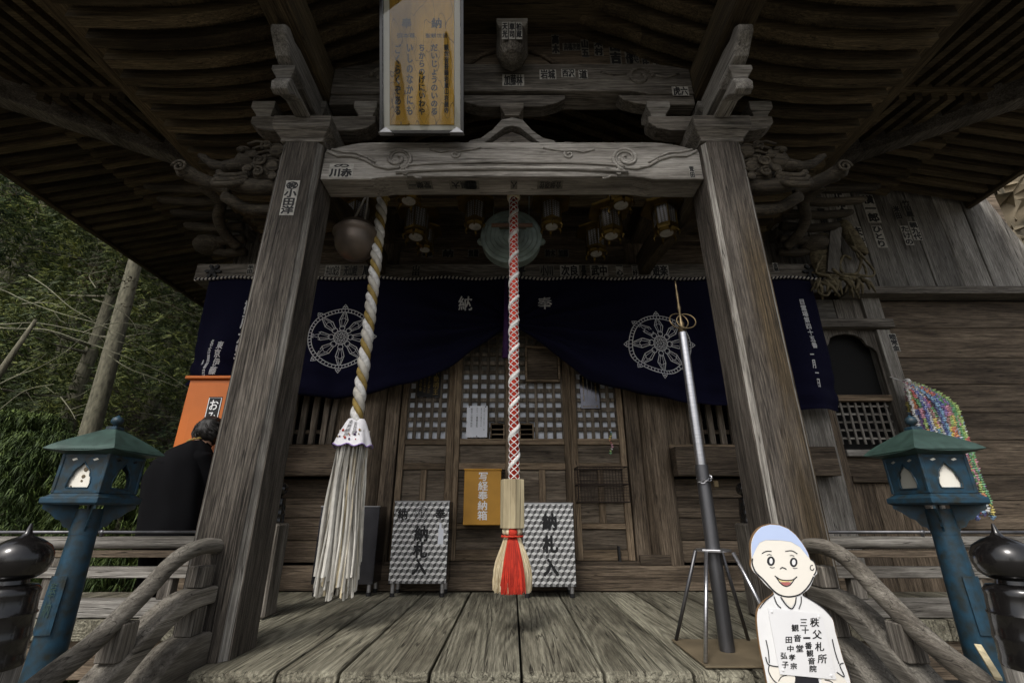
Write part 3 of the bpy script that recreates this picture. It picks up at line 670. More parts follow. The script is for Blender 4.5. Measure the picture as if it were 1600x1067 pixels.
# upper rainbow beam
b = MB(); b.prism(beam_outline(-1.37, 1.37, 3.60, 3.91, .06, .03), 'y', YB+.02, YB+.20); b.build('rainbow_beam', 'grey_x', hall, bevel=.008)
for sgn in (-1, 1):
    b = MB(); S_ = lambda pts: [(sgn*p[0], p[1]+.10) for p in pts]
    tubes(b, S_(spiral(.98, 3.67, .10, .03, 1.2, 0, 26)), YB+.019, .016)
    tubes(b, S_([(1.28, 3.70), (1.18, 3.66), (1.1, 3.68)]), YB+.019, .010); tubes(b, S_([(.88, 3.70), (.78, 3.69), (.68, 3.72)]), YB+.019, .010)
    b.build('scroll_carving', 'grey_x', hall, smooth=True)
# gable board under the curved rafters
def kz(x):
    P = [(0, 4.45), (.4, 4.38), (.8, 4.20), (1.2, 3.99), (1.47, 3.865), (1.68, 3.765), (1.9, 3.69), (2.2, 3.635), (2.5, 3.62), (2.9, 3.64)]
    x = abs(x)
    for (a, za), (c, zc) in zip(P, P[1:]):
        if x <= c: t = (x-a)/(c-a); t2 = t*t*(3-2*t)*.35+t*.65; return za+(zc-za)*t2
    return P[-1][1]
b = MB(); xs = [-1.36+2.72*i/30 for i in range(31)]
b.prism([(x, min(3.85, kz(x)-.005)) for x in xs]+[(x, kz(x)) for x in xs[::-1]], 'y', YB+.10, YB+.14); b.build('gable_board', 'brown_x', hall)
# king strut with block and carved drum
plank('king_strut', hall, 'grey_z', -.07, .07, YB-.05, YB+.098, 4.195, 4.45, .01)
b = MB(); b.lathe([(.075*1.414, 4.07), (.08*1.414, 4.10), (.12*1.414, 4.155), (.12*1.414, 4.19)], (0, YB-.02, 0), 4); b.build('bearing_block', 'pale_x', hall, bevel=.004)
b = MB(); b.lathe([(.02, 3.76), (.09, 3.79), (.118, 3.84), (.118, 4.04), (.09, 4.066)], (0, YB-.10, 0), 8); b.build('carved_drum', 'grey_z', hall)
b = MB()
for sgn in (-1, 1):
    tubes(b, [(sgn*p, z) for p, z in ((.14, 4.14), (.24, 4.10), (.34, 4.01), (.42, 3.95), (.50, 3.93), (.60, 3.95), (.72, 3.92))], YB+.095, .022)
b.build('cloud_carving', 'brown_x', hall, smooth=True)
# ---- curved porch rafters (each its own mesh data shared along the row)
def rafter_mesh(sgn):
    b = MB(); xs = [1.0+(2.88-1.0)*i/14 for i in range(15)]; w = .036; h = .095; vs = []
    for x in xs:
        z = kz(x)
        for dy, dz in ((-w, 0), (w, 0), (w, h), (-w, h)): vs.append((sgn*x, dy, z+dz))
    fs = [(i*4+k, i*4+(k+1) % 4, (i+1)*4+(k+1) % 4, (i+1)*4+k) for i in range(14) for k in range(4)]+[(0, 1, 2, 3), (56, 57, 58, 59)]
    b.add(vs, fs); return b
def crown_rafter():
    b = MB(); xs = [-1.0+2.0*i/16 for i in range(17)]; vs = []
    for x in xs:
        for dy, dz in ((-.036, 0), (.036, 0), (.036, .095), (-.036, .095)): vs.append((x, dy, kz(x)+dz))
    b.add(vs, [(i*4+k, i*4+(k+1) % 4, (i+1)*4+(k+1) % 4, (i+1)*4+k) for i in range(16) for k in range(4)]+[(0, 1, 2, 3), (64, 65, 66, 67)]); return b
for mk in (lambda: rafter_mesh(-1), lambda: rafter_mesh(1), crown_rafter):
    proto = None; y = 1.30
    while y < 4.5:
        if proto is None:
            o = mk().build('curved_rafter', 'roof_x', hall, bevel=0); proto = o.data; c0 = WL[o.name].copy(); o.location.y += y; WL[o.name].y += y
        else: link('curved_rafter', proto, hall, (c0.x, c0.y+y, c0.z+random.uniform(-.004, .004)))
        y += .148
# roof boards above porch rafters, edge board
b = MB(); xs = [-3.02+6.04*i/60 for i in range(61)]
b.prism([(x, kz(x)+.10) for x in xs]+[(x, kz(x)+.22) for x in xs[::-1]], 'y', 1.12, 4.56); b.build('porch_roof', 'roof_y', hall)
for sgn in (-1, 1):
    b = MB(); b.prism([(sgn*2.89, 3.745), (sgn*3.05, 3.73), (sgn*3.05, 3.95), (sgn*2.89, 3.95)][::sgn], 'y', 1.10, 4.5); b.build('eave_board', 'roof_y', hall, bevel=.01)
# ---- main roof eaves: two tiers of rafters
EX, EZ, WZ = 5.60, 4.20, 4.72
def soff(t): return WZ-.22*t           # t = distance out from the wall line (max 2.45)
def raft(mt, p0, p1, w=.072, h=.088):
    """one rafter between two points, shared unit mesh stretched by length"""
    p0, p1 = Vector(p0), Vector(p1); L = (p1-p0).length; key = ('raft', mt, round(L, 2), w, h)
    if key not in CACHE:
        b = MB(); L2 = round(L, 2); b.box(-L2/2, L2/2, -w/2, w/2, -h/2, h/2)
        me = bpy.data.meshes.new('rafter'); me.from_pydata(b.v, [], b.f); me.materials.append(M[mt]); CACHE[key] = me
    d = (p1-p0).normalized(); ang = math.atan2(d.y, d.x); pitch = -math.asin(d.z)
    return link('rafter', CACHE[key], hall, (p0+p1)/2, (0, pitch, ang))
XH = 3.15; T1, T2 = 1.42, 2.45
for sgn in (-1, 1):
    ymax = 9.0 if sgn < 0 else 4.66
    y = 2.26
    while y < ymax:
        tin = max(0, 4.6-y)      # the hip line: rafters start where the diagonal crosses
        if sgn > 0 or y < 8.8:
            if tin < T1-.1: raft('roof_x', (sgn*(XH+tin), y, soff(tin)-.12), (sgn*(XH+T1), y, soff(T1)-.10))
            if tin < T2-.1: raft('roof_x', (sgn*(XH+max(tin, T1-.3)), y, soff(max(tin, T1-.3))-.0), (sgn*(XH+T2), y, soff(T2)-.0+.03))
        y += .152
    x = 3.05
    while x < XH+T2-.15:
        tin = max(0, x-XH)
        if tin < T1-.1: raft('roof_y', (sgn*x, 4.6-tin, soff(tin)-.12), (sgn*x, 4.6-T1, soff(T1)-.10))
        if tin < T2-.1: raft('roof_y', (sgn*x, 4.6-max(tin, T1-.3), soff(max(tin, T1-.3))), (sgn*x, 4.6-T2, soff(T2)+.03))
        x += .152
    # hip rafter, mid support beam and eave beams
    b = MB(); b.bar((sgn*3.1, 4.65, soff(0)-.20), (sgn*(XH+T2+.05), 4.6-T2-.05, soff(T2)-.10), .16, .24); b.build('hip_rafter', 'grey_y', hall, bevel=.01)
    b = MB(); b.bar((sgn*(XH+T1), 4.6-T1, soff(T1)-.035), (sgn*(XH+T1), ymax, soff(T1)-.035), .08, .07); b.build('eave_beam', 'roof_y', hall)
    b = MB(); b.bar((sgn*(XH+T1), 4.6-T1, soff(T1)-.035), (sgn*2.9, 4.6-T1, soff(T1)-.035), .08, .07); b.build('eave_beam', 'roof_x', hall)
    b = MB(); b.bar((sgn*(XH+T2), 4.6-T2, soff(T2)+.04), (sgn*(XH+T2), ymax+.3, soff(T2)+.04), .07, .17); b.build('eave_edge', 'roof_y', hall, bevel=.01)
    b = MB(); b.bar((sgn*(XH+T2), 4.6-T2, soff(T2)+.04), (sgn*2.0, 4.6-T2, soff(T2)+.04), .07, .17); b.build('eave_edge', 'roof_x', hall, bevel=.01)
# soffit boards and roof covering
b = MB()
C = [(-XH, 4.6), (XH, 4.6), (XH+T2+.02, 4.6-T2-.02), (-XH-T2-.02, 4.6-T2-.02), (-XH-T2-.02, 9.3), (-XH, 9.3), (XH+T2+.02, 6.9), (XH, 6.9)]
h0, h1 = soff(0)+.055, soff(T2)+.065
V = [(-XH, 4.6, h0), (XH, 4.6, h0), (XH+T2, 4.6-T2, h1), (-XH-T2, 4.6-T2, h1), (-XH-T2, 9.4, h1), (-XH, 9.4, h0), (XH+T2, 9.4, h1), (XH, 9.4, h0)]
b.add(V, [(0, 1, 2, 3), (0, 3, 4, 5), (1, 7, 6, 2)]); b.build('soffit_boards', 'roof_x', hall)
b = MB(); e = .12; H = soff(T2)+.13  # unseen solid roof mass, added to block the sky above the eaves
b.add([(-XH-T2-e, 4.6-T2-e, H), (XH+T2+e, 4.6-T2-e, H), (XH+T2+e, 10.5, H), (-XH-T2-e, 10.5, H), (-2.2, 5.6, 7.6), (2.2, 5.6, 7.6), (2.2, 7.2, 7.6), (-2.2, 7.2, 7.6), (-XH-T2-e, 4.6-T2-e, H-.03), (XH+T2+e, 4.6-T2-e, H-.03), (XH+T2+e, 10.5, H-.03), (-XH-T2-e, 10.5, H-.03)],
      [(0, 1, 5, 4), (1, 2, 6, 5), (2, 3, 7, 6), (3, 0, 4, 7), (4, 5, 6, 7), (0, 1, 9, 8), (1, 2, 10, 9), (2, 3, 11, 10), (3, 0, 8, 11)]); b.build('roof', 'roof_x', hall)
# hidden cross beams for the ropes and hanging lanterns
plank('lantern_beam', hall, 'roof_x', -1.37, 1.37, 2.95, 3.09, 3.14, 3.30); plank('lantern_beam', hall, 'roof_x', -1.37, 1.37, 3.55, 3.67, 3.42, 3.56)

# ---- hall corner bracket clusters
for sgn in (-1, 1):
    cx = sgn*3.07; cy = YW+.08
    for k, (w, z0) in enumerate(((.24, 3.60), (.34, 3.78), (.46, 3.98), (.60, 4.18))):
        b = MB(); b.prism([(cx-w, z0+.11), (cx-w, z0+.05), (cx-w*.8, z0), (cx+w*.8, z0), (cx+w, z0+.05), (cx+w, z0+.11)], 'y', cy-.05-.001*k, cy+.05); b.build('bracket_arm', 'grey_x', hall, bevel=.006)
        b = MB(); b.prism([(cy+.2, z0+.11), (cy-w*1.1, z0+.11), (cy-w*1.1, z0+.055), (cy-w*.9, z0-.001), (cy+.2, z0-.001)], 'x', cx-.048, cx+.052); b.build('bracket_arm', 'grey_y', hall, bevel=.006)
        for dx, dy in ((-w*.88, 0), (w*.88, 0), (0, -w*.98)):
            plank('bearing_block', hall, 'pale_x', cx+dx-.06, cx+dx+.06, cy+dy-.06, cy+dy+.06, z0+.112, z0+.175, .015)
    # projecting carved noses stepping outwards
    for k in range(6):
        z0 = 3.40+.12*k; o1 = .34+.13*k; X0 = sgn*3.05; X1 = sgn*(3.05+o1)
        b = MB(); b.tube([(sgn*3.0, cy-.24-.07*k, z0), ((X0+X1)/2, cy-.22-.07*k, z0-.015), (X1-sgn*.06, cy-.24-.07*k, z0+.0), (X1, cy-.24-.07*k, z0+.02)], [.05, .05, .045, .03], 8)
        b.build('carved_nose', 'carving', hall, smooth=True)
    # big curved brace with rolled end
    b = MB(); b.tube(smoothpath([(sgn*3.05, cy-.3, 3.42), (sgn*3.14, cy-.42, 3.50), (sgn*3.17, cy-.55, 3.62), (sgn*3.10, cy-.68, 3.74), (sgn*3.2, cy-.85, 3.80)]), .055, 8); b.build('curved_brace', 'carving', hall, smooth=True)
    b = MB(); b.tube(smoothpath([(sgn*3.0, cy-.1, 3.42), (sgn*3.35, cy-.2, 3.40), (sgn*3.50, cy-.3, 3.46), (sgn*3.52, cy-.4, 3.52)]), [.12]*7+[.10]*6+[.07]*6, 10) if False else b.ball((sgn*3.42, cy-.25, 3.48), .16, sc=(1.1, .8, .75)); b.build('carved_head', 'carving', hall, smooth=True)

# ---- carved beasts (outer noses of the rainbow beam)
for sgn in (-1, 1):
    b = MB(); y = YP+.12
    px = lambda u: sgn*(1.62+u)
    b.ball((px(.10), y+.02, 2.93), .17, 16, 12, (.95, .62, 1.0)); b.ball((px(.25), y, 2.99), .105, 14, 10, (1.05, .8, .85)); b.ball((px(.28), y-.05, 3.06), .035, 10, 8, (1.6, 1, .6))
    b.ball((px(.34), y-.01, 2.95), .06, 12, 8, (1.3, .8, .7)); b.ball((px(.27), y-.09, 3.02), .020)
    b.tube(smoothpath([(px(.33), y, 2.98), (px(.42), y, 2.955), (px(.52), y, 2.98), (px(.60), y, 3.04), (px(.63), y, 3.055)]), [.045]*7+[.036]*6+[.028]*6+[.020]*6, 8)
    for q in range(3): b.tube(smoothpath([(px(.20), y-.06, 2.84-.03*q), (px(.28), y-.09, 2.80-.035*q), (px(.35+.02*q), y-.09, 2.80-.035*q), (px(.39), y-.09, 2.83-.035*q)]), .024, 6)
    b.tube(smoothpath([(px(-.02), y, 2.79), (px(.12), y-.02, 2.76), (px(.25), y-.03, 2.77), (px(.33), y-.02, 2.80)]), .055, 8)
    for q in range(6):     # mane locks sweeping back from the brow
        a_ = .9+.32*q; c0_ = (.20-.035*q, 3.045-.035*q)
        tubes(b, [(px(p), z_) for p, z_ in [(c0_[0]+.03, c0_[1]+.02), (c0_[0]-.03, c0_[1]+.045), (c0_[0]-.09, c0_[1]+.035), (c0_[0]-.13, c0_[1]-.01)]], y-.10+.008*q, .011)
    for cxx, czz, r_, tr, st_ in ((.03, 3.02, .062, 1.5, .5), (.13, 2.93, .050, 1.4, 2.2), (.03, 2.89, .048, 1.4, 3.6), (.12, 2.83, .042, 1.3, 1.2), (.20, 2.87, .038, 1.3, 4.5), (.02, 2.80, .035, 1.2, 0.2), (.19, 3.00, .036, 1.2, 2.9), (.10, 3.06, .040, 1.3, 5.2)):
        tubes(b, [(px(p), q) for p, q in spiral(cxx, czz, r_, .008, tr, st_, 22)], y-.098+.25*max(0, abs(cxx-.10)-.03), .0095)
        b.ball((px(cxx), y-.088, czz), r_*.8, 10, 6, (1, .35, 1))
    b.build('carved_beast', 'carving', hall, smooth=True)
    b = MB(); b.tube(smoothpath([(px(.42), y+.1, 2.83), (px(.56), y+.05, 2.86), (px(.68), y, 2.90)]), [.04]*5+[.05]*5+[.055]*3, 10)
    tubes(b, [(px(p), q) for p, q in spiral(.69, 2.90, .052, .01, 1.6, 0, 26)], y-.07, .010); b.ball((px(.69), y-.02, 2.90), .055, sc=(1, .7, 1))
    b.tube(smoothpath([(px(.45), y+.1, 2.78), (px(.30), y+.12, 2.70), (px(.14), y+.1, 2.66), (px(.0), y+.1, 2.66)]), .042, 8)
    b.build('rolled_carving', 'carving', hall, smooth=True)

# ---- prayer slips pasted on the woodwork
def slip(text, px, py, wpx, hpx, Y, vert=True, mat='card', small=None, par=hall, tilt=0):
    c = at(px, py, Y); sc = Y/ray(px, py)[1]/FPX; w = wpx*sc; h = abs(at(px, py-hpx/2, Y).z-at(px, py+hpx/2, Y).z)
    o = plank('votive_slip', par, mat, c.x-w/2, c.x+w/2, Y-.0015, Y-.0003, c.z-h/2, c.z+h/2, .0002)
    hh = h
    if small:
        lettering(o, small, flat(c.x, Y-.0022, c.z+h*.34), w*.62, h*.2, bold=.02); hh = h*.62
        lettering(o, text, flat(c.x, Y-.0022, c.z-h*.15), w*.88, hh*.9, vertical=vert, bold=.045)
    else: lettering(o, text, flat(c.x, Y-.0022, c.z), w*.84, h*.92, vertical=vert, bold=.045)
    return o
slip('㊗小田洋', 453, 309, 22, 54, YP)
slip('川赤', 533, 267, 38, 22, YB, False, small='の')
slip('荒田', 1081, 269, 8, 18, YB)
for t, x, w in (('一樂堂', 655, 60), ('大黒講', 725, 70), ('笠原睦会', 1000-140, 60), ('山本', 925-190, 26), ('入', 803, 16)):
    X = xp(x, 292, 2.60); zc = ZB+.021
    o = plank('votive_slip', hall, 'card_dark', X-.09*w/60, X+.09*w/60, 2.57, 2.66, zc-.0018, zc-.0006, .0002)
    lettering(o, t, (lambda X: lambda u, v: Vector((X+u, 2.615-v*-1, zc-.0025)))(X), .15*w/60, .07, bold=.03)
for t, x, wp, m_ in (('井山○紀念', 520, 24, 'card'), ('天山睦', 548, 24, 'card_dark'), ('川', 571, 8, 'card'), ('山田', 650, 12, 'card_dark'), ('次良', 890, 30, 'card'), ('長', 912, 8, 'card_dark'), ('武中', 936, 28, 'card'), ('一心', 968, 11, 'card'), ('三好', 992, 9, 'card'), ('遊楽', 1031, 28, 'card'), ('小川', 854, 22, 'card_dark'), ('平', 815, 12, 'card_dark')):
    slip(t, x, 423, wp, 17, 4.458, wp < 15, m_)
slip('金剛', 1212, 418, 8, 14, 4.458); slip('半田', 391, 421, 9, 14, 4.458)
for t, x, y, w, h in (('佐吉', 1274, 307, 19, 24), ('正常金', 1313, 318, 18, 42), ('早苗会', 1287, 345, 15, 40), ('横一郎', 1360, 326, 20, 44), ('青井', 1312, 346, 12, 18), ('まき', 1342, 370, 15, 32), ('ひとり', 1374, 370, 16, 34), ('米田', 1402, 332, 11, 22), ('竹田屋', 1418, 326, 13, 27), ('たけの', 1417, 368, 13, 30), ('親九代', 1430, 361, 14, 29)):
    slip(t, x, y, w, h, YW+.047, True, 'card' if x > 1340 and y > 350 or t in ('横一郎', '正常金') else 'card_dark')
slip('睦常金', 1397, 535, 12, 28, YW-.002, True)
for t, x, y, w, h in (('高木', 868, 70, 12, 30), ('高橋次郎', 894, 74, 30, 12), ('山五', 914, 76, 12, 28), ('木村', 935, 75, 14, 26), ('山吉', 961, 82, 18, 38), ('初代', 982, 85, 12, 30), ('福和代', 990, 88, 16, 24), ('本庄', 1008, 92, 12, 28), ('林上', 1026, 98, 12, 24)):
    slip(t, x, y, w, h, YB+.098, h > w, 'card_dark')
for t, x, y, w, h in (('岩城', 856, 117, 26, 15), ('西沢', 888, 115, 22, 13), ('道', 911, 117, 14, 14), ('加藤林', 802, 126, 34, 18), ('虎六', 1063, 143, 26, 14)):
    slip(t, x, y, w, h, YB+.018, False, 'card')
for t, dx in (('天光', -.052), ('車司', 0), ('柏蔵', .052)):
    lettering(plank('votive_slip', hall, 'card', dx-.022, dx+.022, YB-.2195, YB-.2185, 3.85, 4.03, .0002), t, flat(dx, YB-.2203, 3.94), .036, .15, vertical=True, bold=.03)
lettering(plank('votive_slip', hall, 'card', -.03, .045, YB-.0525, YB-.0508, 4.23, 4.41, .0002), '巴卍', flat(.008, YB-.0532, 4.32), .055, .17, vertical=True, bold=.03)
for t, x in (('奉', 668), ('納', 700), ('無量', 740), ('加藤', 880), ('鈴木', 860), ('山', 940)):
    slip(t, x, 396, 18, 12, 4.638, len(t) < 1, 'card_dark')

# ================================================================== CURTAIN
CY = 4.40
hem_px = [(285, 600), (330, 608), (400, 612), (466, 617), (520, 621), (560, 618), (600, 611), (640, 600), (680, 584), (710, 568), (740, 549), (765, 532), (790, 514), (812, 514), (835, 530), (850, 541), (880, 564), (920, 590), (960, 605), (1000, 616), (1050, 625), (1100, 632), (1150, 636), (1220, 639), (1288, 641)]
hem = [(xp(x, y, CY), zp(y, CY)) for x, y in hem_px]
def hemz(x):
    if x <= hem[0][0]: return hem[0][1]
    for (a, za), (c, zc) in zip(hem, hem[1:]):
        if x <= c: return za+(zc-za)*(x-a)/(c-a)
    return hem[-1][1]
def topz(x): return 3.035-.012*math.sin(abs(x)*4.2)**2*2
def cloth(x, z):
    t = (3.03-z)/1.3
    y = CY+.034*math.sin(x*7.3+1.5*t+.6*math.sin(x*2.1))*min(1, t*1.6)+.018*math.sin(x*17+z*3+math.sin(x*3))*t+.010*math.sin(x*5.3+z*9)*t
    # swagged folds radiating from the gathered centre
    d = math.hypot(x*.9, (z-2.52)*1.5); a = math.atan2((2.52-z)*1.5, abs(x)+.001)
    w = math.exp(-((d-.75)/.75)**2)*.9
    y += w*.055*math.sin(a*13+d*2)*min(1, max(0, (2.95-z)*2.5))
    y -= .035*max(0, 1-abs(x)/1.2)*t
    if abs(x) > 1.9: y += .035*math.sin((abs(x)-1.9)*13+z*1.5)*t*min(1, (abs(x)-1.9)*2)
    zb_ = hemz(x); k_ = max(0, 1-(z-zb_)/.55); y += .026*k_*math.sin((z-zb_)*30+x*2.2)*min(1, abs(x)*.8)
    return y
cur = thing('curtain', 'navy blue cotton temple curtain with white dharma wheels draped across the doorway', 'curtain', (0, CY, 3.03))
NX, NZ = 240, 44; b = MB(); vs = []
X0c, X1c = hem[0][0], 3.24
for j in range(NZ+1):
    for i in range(NX+1):
        x = X0c+(X1c-X0c)*i/NX; zt, zb = topz(x), hemz(x)
        z = zt+(zb-zt)*j/NZ
        if x < -2.9: pass
        vs.append((x, cloth(x, z), z))
b.add(vs, [(j*(NX+1)+i, j*(NX+1)+i+1, (j+1)*(NX+1)+i+1, (j+1)*(NX+1)+i) for j in range(NZ) for i in range(NX)])
o = b.build('cloth', 'navy', cur, smooth=True); m_ = o.modifiers.new('thick', 'SOLIDIFY'); m_.thickness = .003; m_.offset = 1
def onc(cx, cz): return lambda u, v: Vector((cx+u, cloth(cx+u, cz+v)-.007, cz+v))
for (px, py, rpx) in ((533, 527, 49), (1031, 538, 49)):
    c = at(px, py, CY); r = rpx*CY/ray(px, py)[1]/FPX; f = onc(c.x, c.z); b = MB(); lw = .0085
    ribbon(b, circ(0, 0, r, 72), lw, f, True); ribbon(b, circ(0, 0, r*.89, 72), lw, f, True)
    for k in range(56):
        a = 2*PI*k/56; ribbon(b, [(r*.89*math.cos(a), r*.89*math.sin(a)), (r*math.cos(a), r*math.sin(a))], lw*.8, f)
    for k in range(8):
        a = k*PI/4+PI/2; ca, sa = math.cos(a), math.sin(a); T = lambda q: [(p*ca-s_*sa, p*sa+s_*ca) for p, s_ in q]
        ribbon(b, T([(r*.34, -.02), (r*.60, -.045), (r*.89, -.012)]), lw, f); ribbon(b, T([(r*.34, .02), (r*.60, .045), (r*.89, .012)]), lw, f)
        ribbon(b, T([(r*.34, -.006), (r*.62, -.022), (r*.86, -.004)]), lw*.6, f); ribbon(b, T([(r*.34, .006), (r*.62, .022), (r*.86, .004)]), lw*.6, f)
        ribbon(b, T([(r*.60, -.045), (r*.68, 0), (r*.60, .045)]), lw*.7, f)
        ribbon(b, T([(r*1.02, -.028), (r*1.07, -.02), (r*1.15, 0), (r*1.07, .02), (r*1.02, .028)]), lw, f); ribbon(b, T([(r*1.06, -.01), (r*1.06, .01)]), lw*1.5, f)
        ribbon(b, T(circ(r*.31, 0, r*.085, 12)), lw*.9, f, True)
    ribbon(b, circ(0, 0, r*.23, 28), lw*1.1, f, True); ribbon(b, circ(0, 0, r*.19, 28), lw*.6, f, True)
    for q in [(0, 0)]+[(r*.12*math.cos(k*PI/4), r*.12*math.sin(k*PI/4)) for k in range(8)]: ribbon(b, circ(q[0], q[1], r*.035, 10), lw*.8, f, True)
    b.build('wheel_emblem', 'navy_print', cur, fix=False)
for t, px, py in (('納', 727, 474), ('奉', 851, 474)):
    c = at(px, py, CY); lettering(cur, t, onc(c.x, c.z), .145, .145, 'navy_print', bold=.014)
for t, px, y0, y1, w in (('目霊場第四十五番', 1260, 468, 545, 9), ('一月一日', 1270, 555, 606, 6), ('東京伊藤', 345, 536, 588, 9), ('名古屋堀田', 329, 532, 590, 8), ('泉', 313, 560, 568, 5), ('神戸大阪', 380, 470, 560, 8)):
    c = at(px, (y0+y1)/2, CY); h = at(px, y0, CY).z-at(px, y1, CY).z; lettering(cur, t, onc(c.x, c.z), w*.0063, h, 'navy_print', vertical=True, bold=.02)
b = MB()   # twisted cord along the top: short white and dark turns
for k in range(330):
    x = -3.45+6.9*k/330; z = 3.04-.012*math.sin(abs(x)*4.2)**2*2; y = CY-.022 if abs(x) < 3.45 else CY
    b.cur = k % 2; b.bar((x, y, z-.010), (x+.019, y-.002, z+.010), .016, .016)
b.build('twisted_cord', ['rope_grey', 'navy'], cur)
b = MB(); c = at(790, 540, CY-.06); b.tube([(c.x, c.y, 3.0), (c.x+.004, c.y-.02, c.z+.2), (c.x, c.y-.03, c.z-.14)], [.015, .028, .034], 10); b.build('gathering_cord', 'purple', cur, smooth=True)

# ================================================================== ROPES
def helix(x, y, z0, z1, r, pitch, ph, step=.012, sgn=1, wob=0):
    n = int((z1-z0)/step); return [Vector((x+wob*math.sin(i*step*2.1)+r*math.cos(ph+sgn*2*PI*i*step/pitch), y+r*math.sin(ph+sgn*2*PI*i*step/pitch), z0+i*step)) for i in range(n+1)]
YRp = 3.02
XL = xp(578, 480, YRp); zt = 3.05; zb = zp(662, YRp)
rp = thing('bell_rope', 'thick twisted white and gold bell rope with worn cloth streamers', 'rope', (XL, YRp, zb))
for k, mt in enumerate(('rope_white', 'rope_gold', 'rope_grey')):
    b = MB(); pts = helix(XL, YRp, zb-.02, zt, .022, .215, k*2*PI/3, sgn=-1, wob=.006); b.tube(pts, [(.024, .020, .024)[k]+.003*noise.noise(Vector((p.z*9, k, 0))) for p in pts], 9); b.build('strand', mt, rp, smooth=True)
b = MB()
for k in range(9):
    a = k*.7; b.tube([(XL+.02*math.cos(a), YRp+.02*math.sin(a), zt-.06), (XL+.05*math.cos(a*1.7), YRp+.04*math.sin(a*2), zt+.02), (XL+.03*math.cos(a+1), YRp, zt+.10)], .006, 5)
b.tube(circ3 := [(XL+.045*math.cos(t*PI/6), YRp+.045*math.sin(t*PI/6), zt-.04+.01*math.sin(t)) for t in range(13)], .012, 6); b.build('rope_tie', 'rope_gold', rp)
# handkerchief skirt with scalloped hem
zc0, zc1 = zp(655, YRp), zp(697, YRp); b = MB(); vs = []; NA = 72; NR = 12
for j in range(NR+1):
    t = j/NR
    for i in range(NA):
        a = 2*PI*i/NA; r = .050+.070*t**.8+.011*t*math.sin(a*5)+.006*math.sin(a*3+2); vs.append((XL-.01*t+r*math.cos(a), YRp+r*math.sin(a)*.8, zc0+(zc1-zc0)*t+.008*t*math.cos(a*8)))
b.add(vs, [(j*NA+i, j*NA+(i+1) % NA, (j+1)*NA+(i+1) % NA, (j+1)*NA+i) for j in range(NR) for i in range(NA)]); hk = b.build('handkerchief', 'hanky', rp, smooth=True, fix=False)
b = MB(); pts = []
for i in range(NA*2): a = 2*PI*i/(NA*2); r = .122+.011*math.sin(a*5)+.006*math.sin(a*3+2); pts.append((XL-.01+r*math.cos(a), YRp+r*math.sin(a)*.8, zc1+.008*math.cos(a*8)))
b.tube(pts+[pts[0]], .004, 5); b.build('scalloped_edge', plain('violet_thread', (.25, .17, .42), .8), hk)
def hfn(u, v):   # a point on the skirt's camera side
    t = max(0, min(1, (zc0-v)/(zc0-zc1))); a = -PI/2+u*1.0/.1*.9; r = .054+.070*t**.8+.011*t*math.sin(a*5)+.006*math.sin(a*3+2)+.004
    return Vector((XL-.01*t+r*math.cos(a), YRp+r*math.sin(a)*.8, zc0+(zc1-zc0)*t+.008*t*math.cos(a*8)))
lettering(hk, '南無観世', lambda u, v: hfn(u-.02, v+(zc0+zc1)/2+.02), .035, .11, 'ink', vertical=True, bold=0); lettering(hk, '音菩薩', lambda u, v: hfn(u+.03, v+(zc0+zc1)/2+.02), .03, .09, 'ink', vertical=True, bold=0)
b = MB()
for k in range(14):
    u, v = random.uniform(-.07, .07), (zc0+zc1)/2+random.uniform(-.06, .02); b.cur = k % 3; c = hfn(u, v); rr = random.uniform(.004, .009)
    b.ball(c, rr, 6, 4, (1, .4, 1))
b.build('printed_motif', ['redtext', 'rope_gold', 'purple'], hk)
# streamers: separate strips of cloth
zs0, zs1 = zp(690, YRp), zp(925, YRp)
for k in range(110):
    a = random.uniform(0, 2*PI); r0 = .068*math.sqrt(random.random())+.02; x0 = XL-.01+r0*math.cos(a); y0 = YRp+r0*math.sin(a)*.7; spread = .25+.42*random.random()
    w = random.uniform(.007, .019); z1 = zs1+random.uniform(-.04, .09)+(.1 if random.random() < .12 else 0); n = 16; b = MB(); vs = []; ph = random.uniform(0, 6); tw = random.uniform(-1.3, 1.3)
    for i in range(n+1):
        t = i/n; x = x0+(r0*math.cos(a)*spread+.004)*t+.007*math.sin(ph+t*7); y = y0+r0*math.sin(a)*.5*t; z = zs0+.07+(z1-zs0-.07)*t; c_, s_ = math.cos(tw*t+a*.3), math.sin(tw*t+a*.3); ww = w*(1-.2*t)
        vs += [(x-ww*c_, y-ww*s_, z), (x+ww*c_, y+ww*s_, z+.006), (x+.25*ww*s_, y-.6*ww*c_, z)]
    b.add(vs, [f for i in range(n) for f in ((i*3, i*3+2, i*3+5, i*3+3), (i*3+2, i*3+1, i*3+4, i*3+5))])
    b.build('streamer', random.choice(['strip', 'strip', 'strip', 'rope_grey', 'rope_grey', 'hemp'][:6]), rp, fix=False)
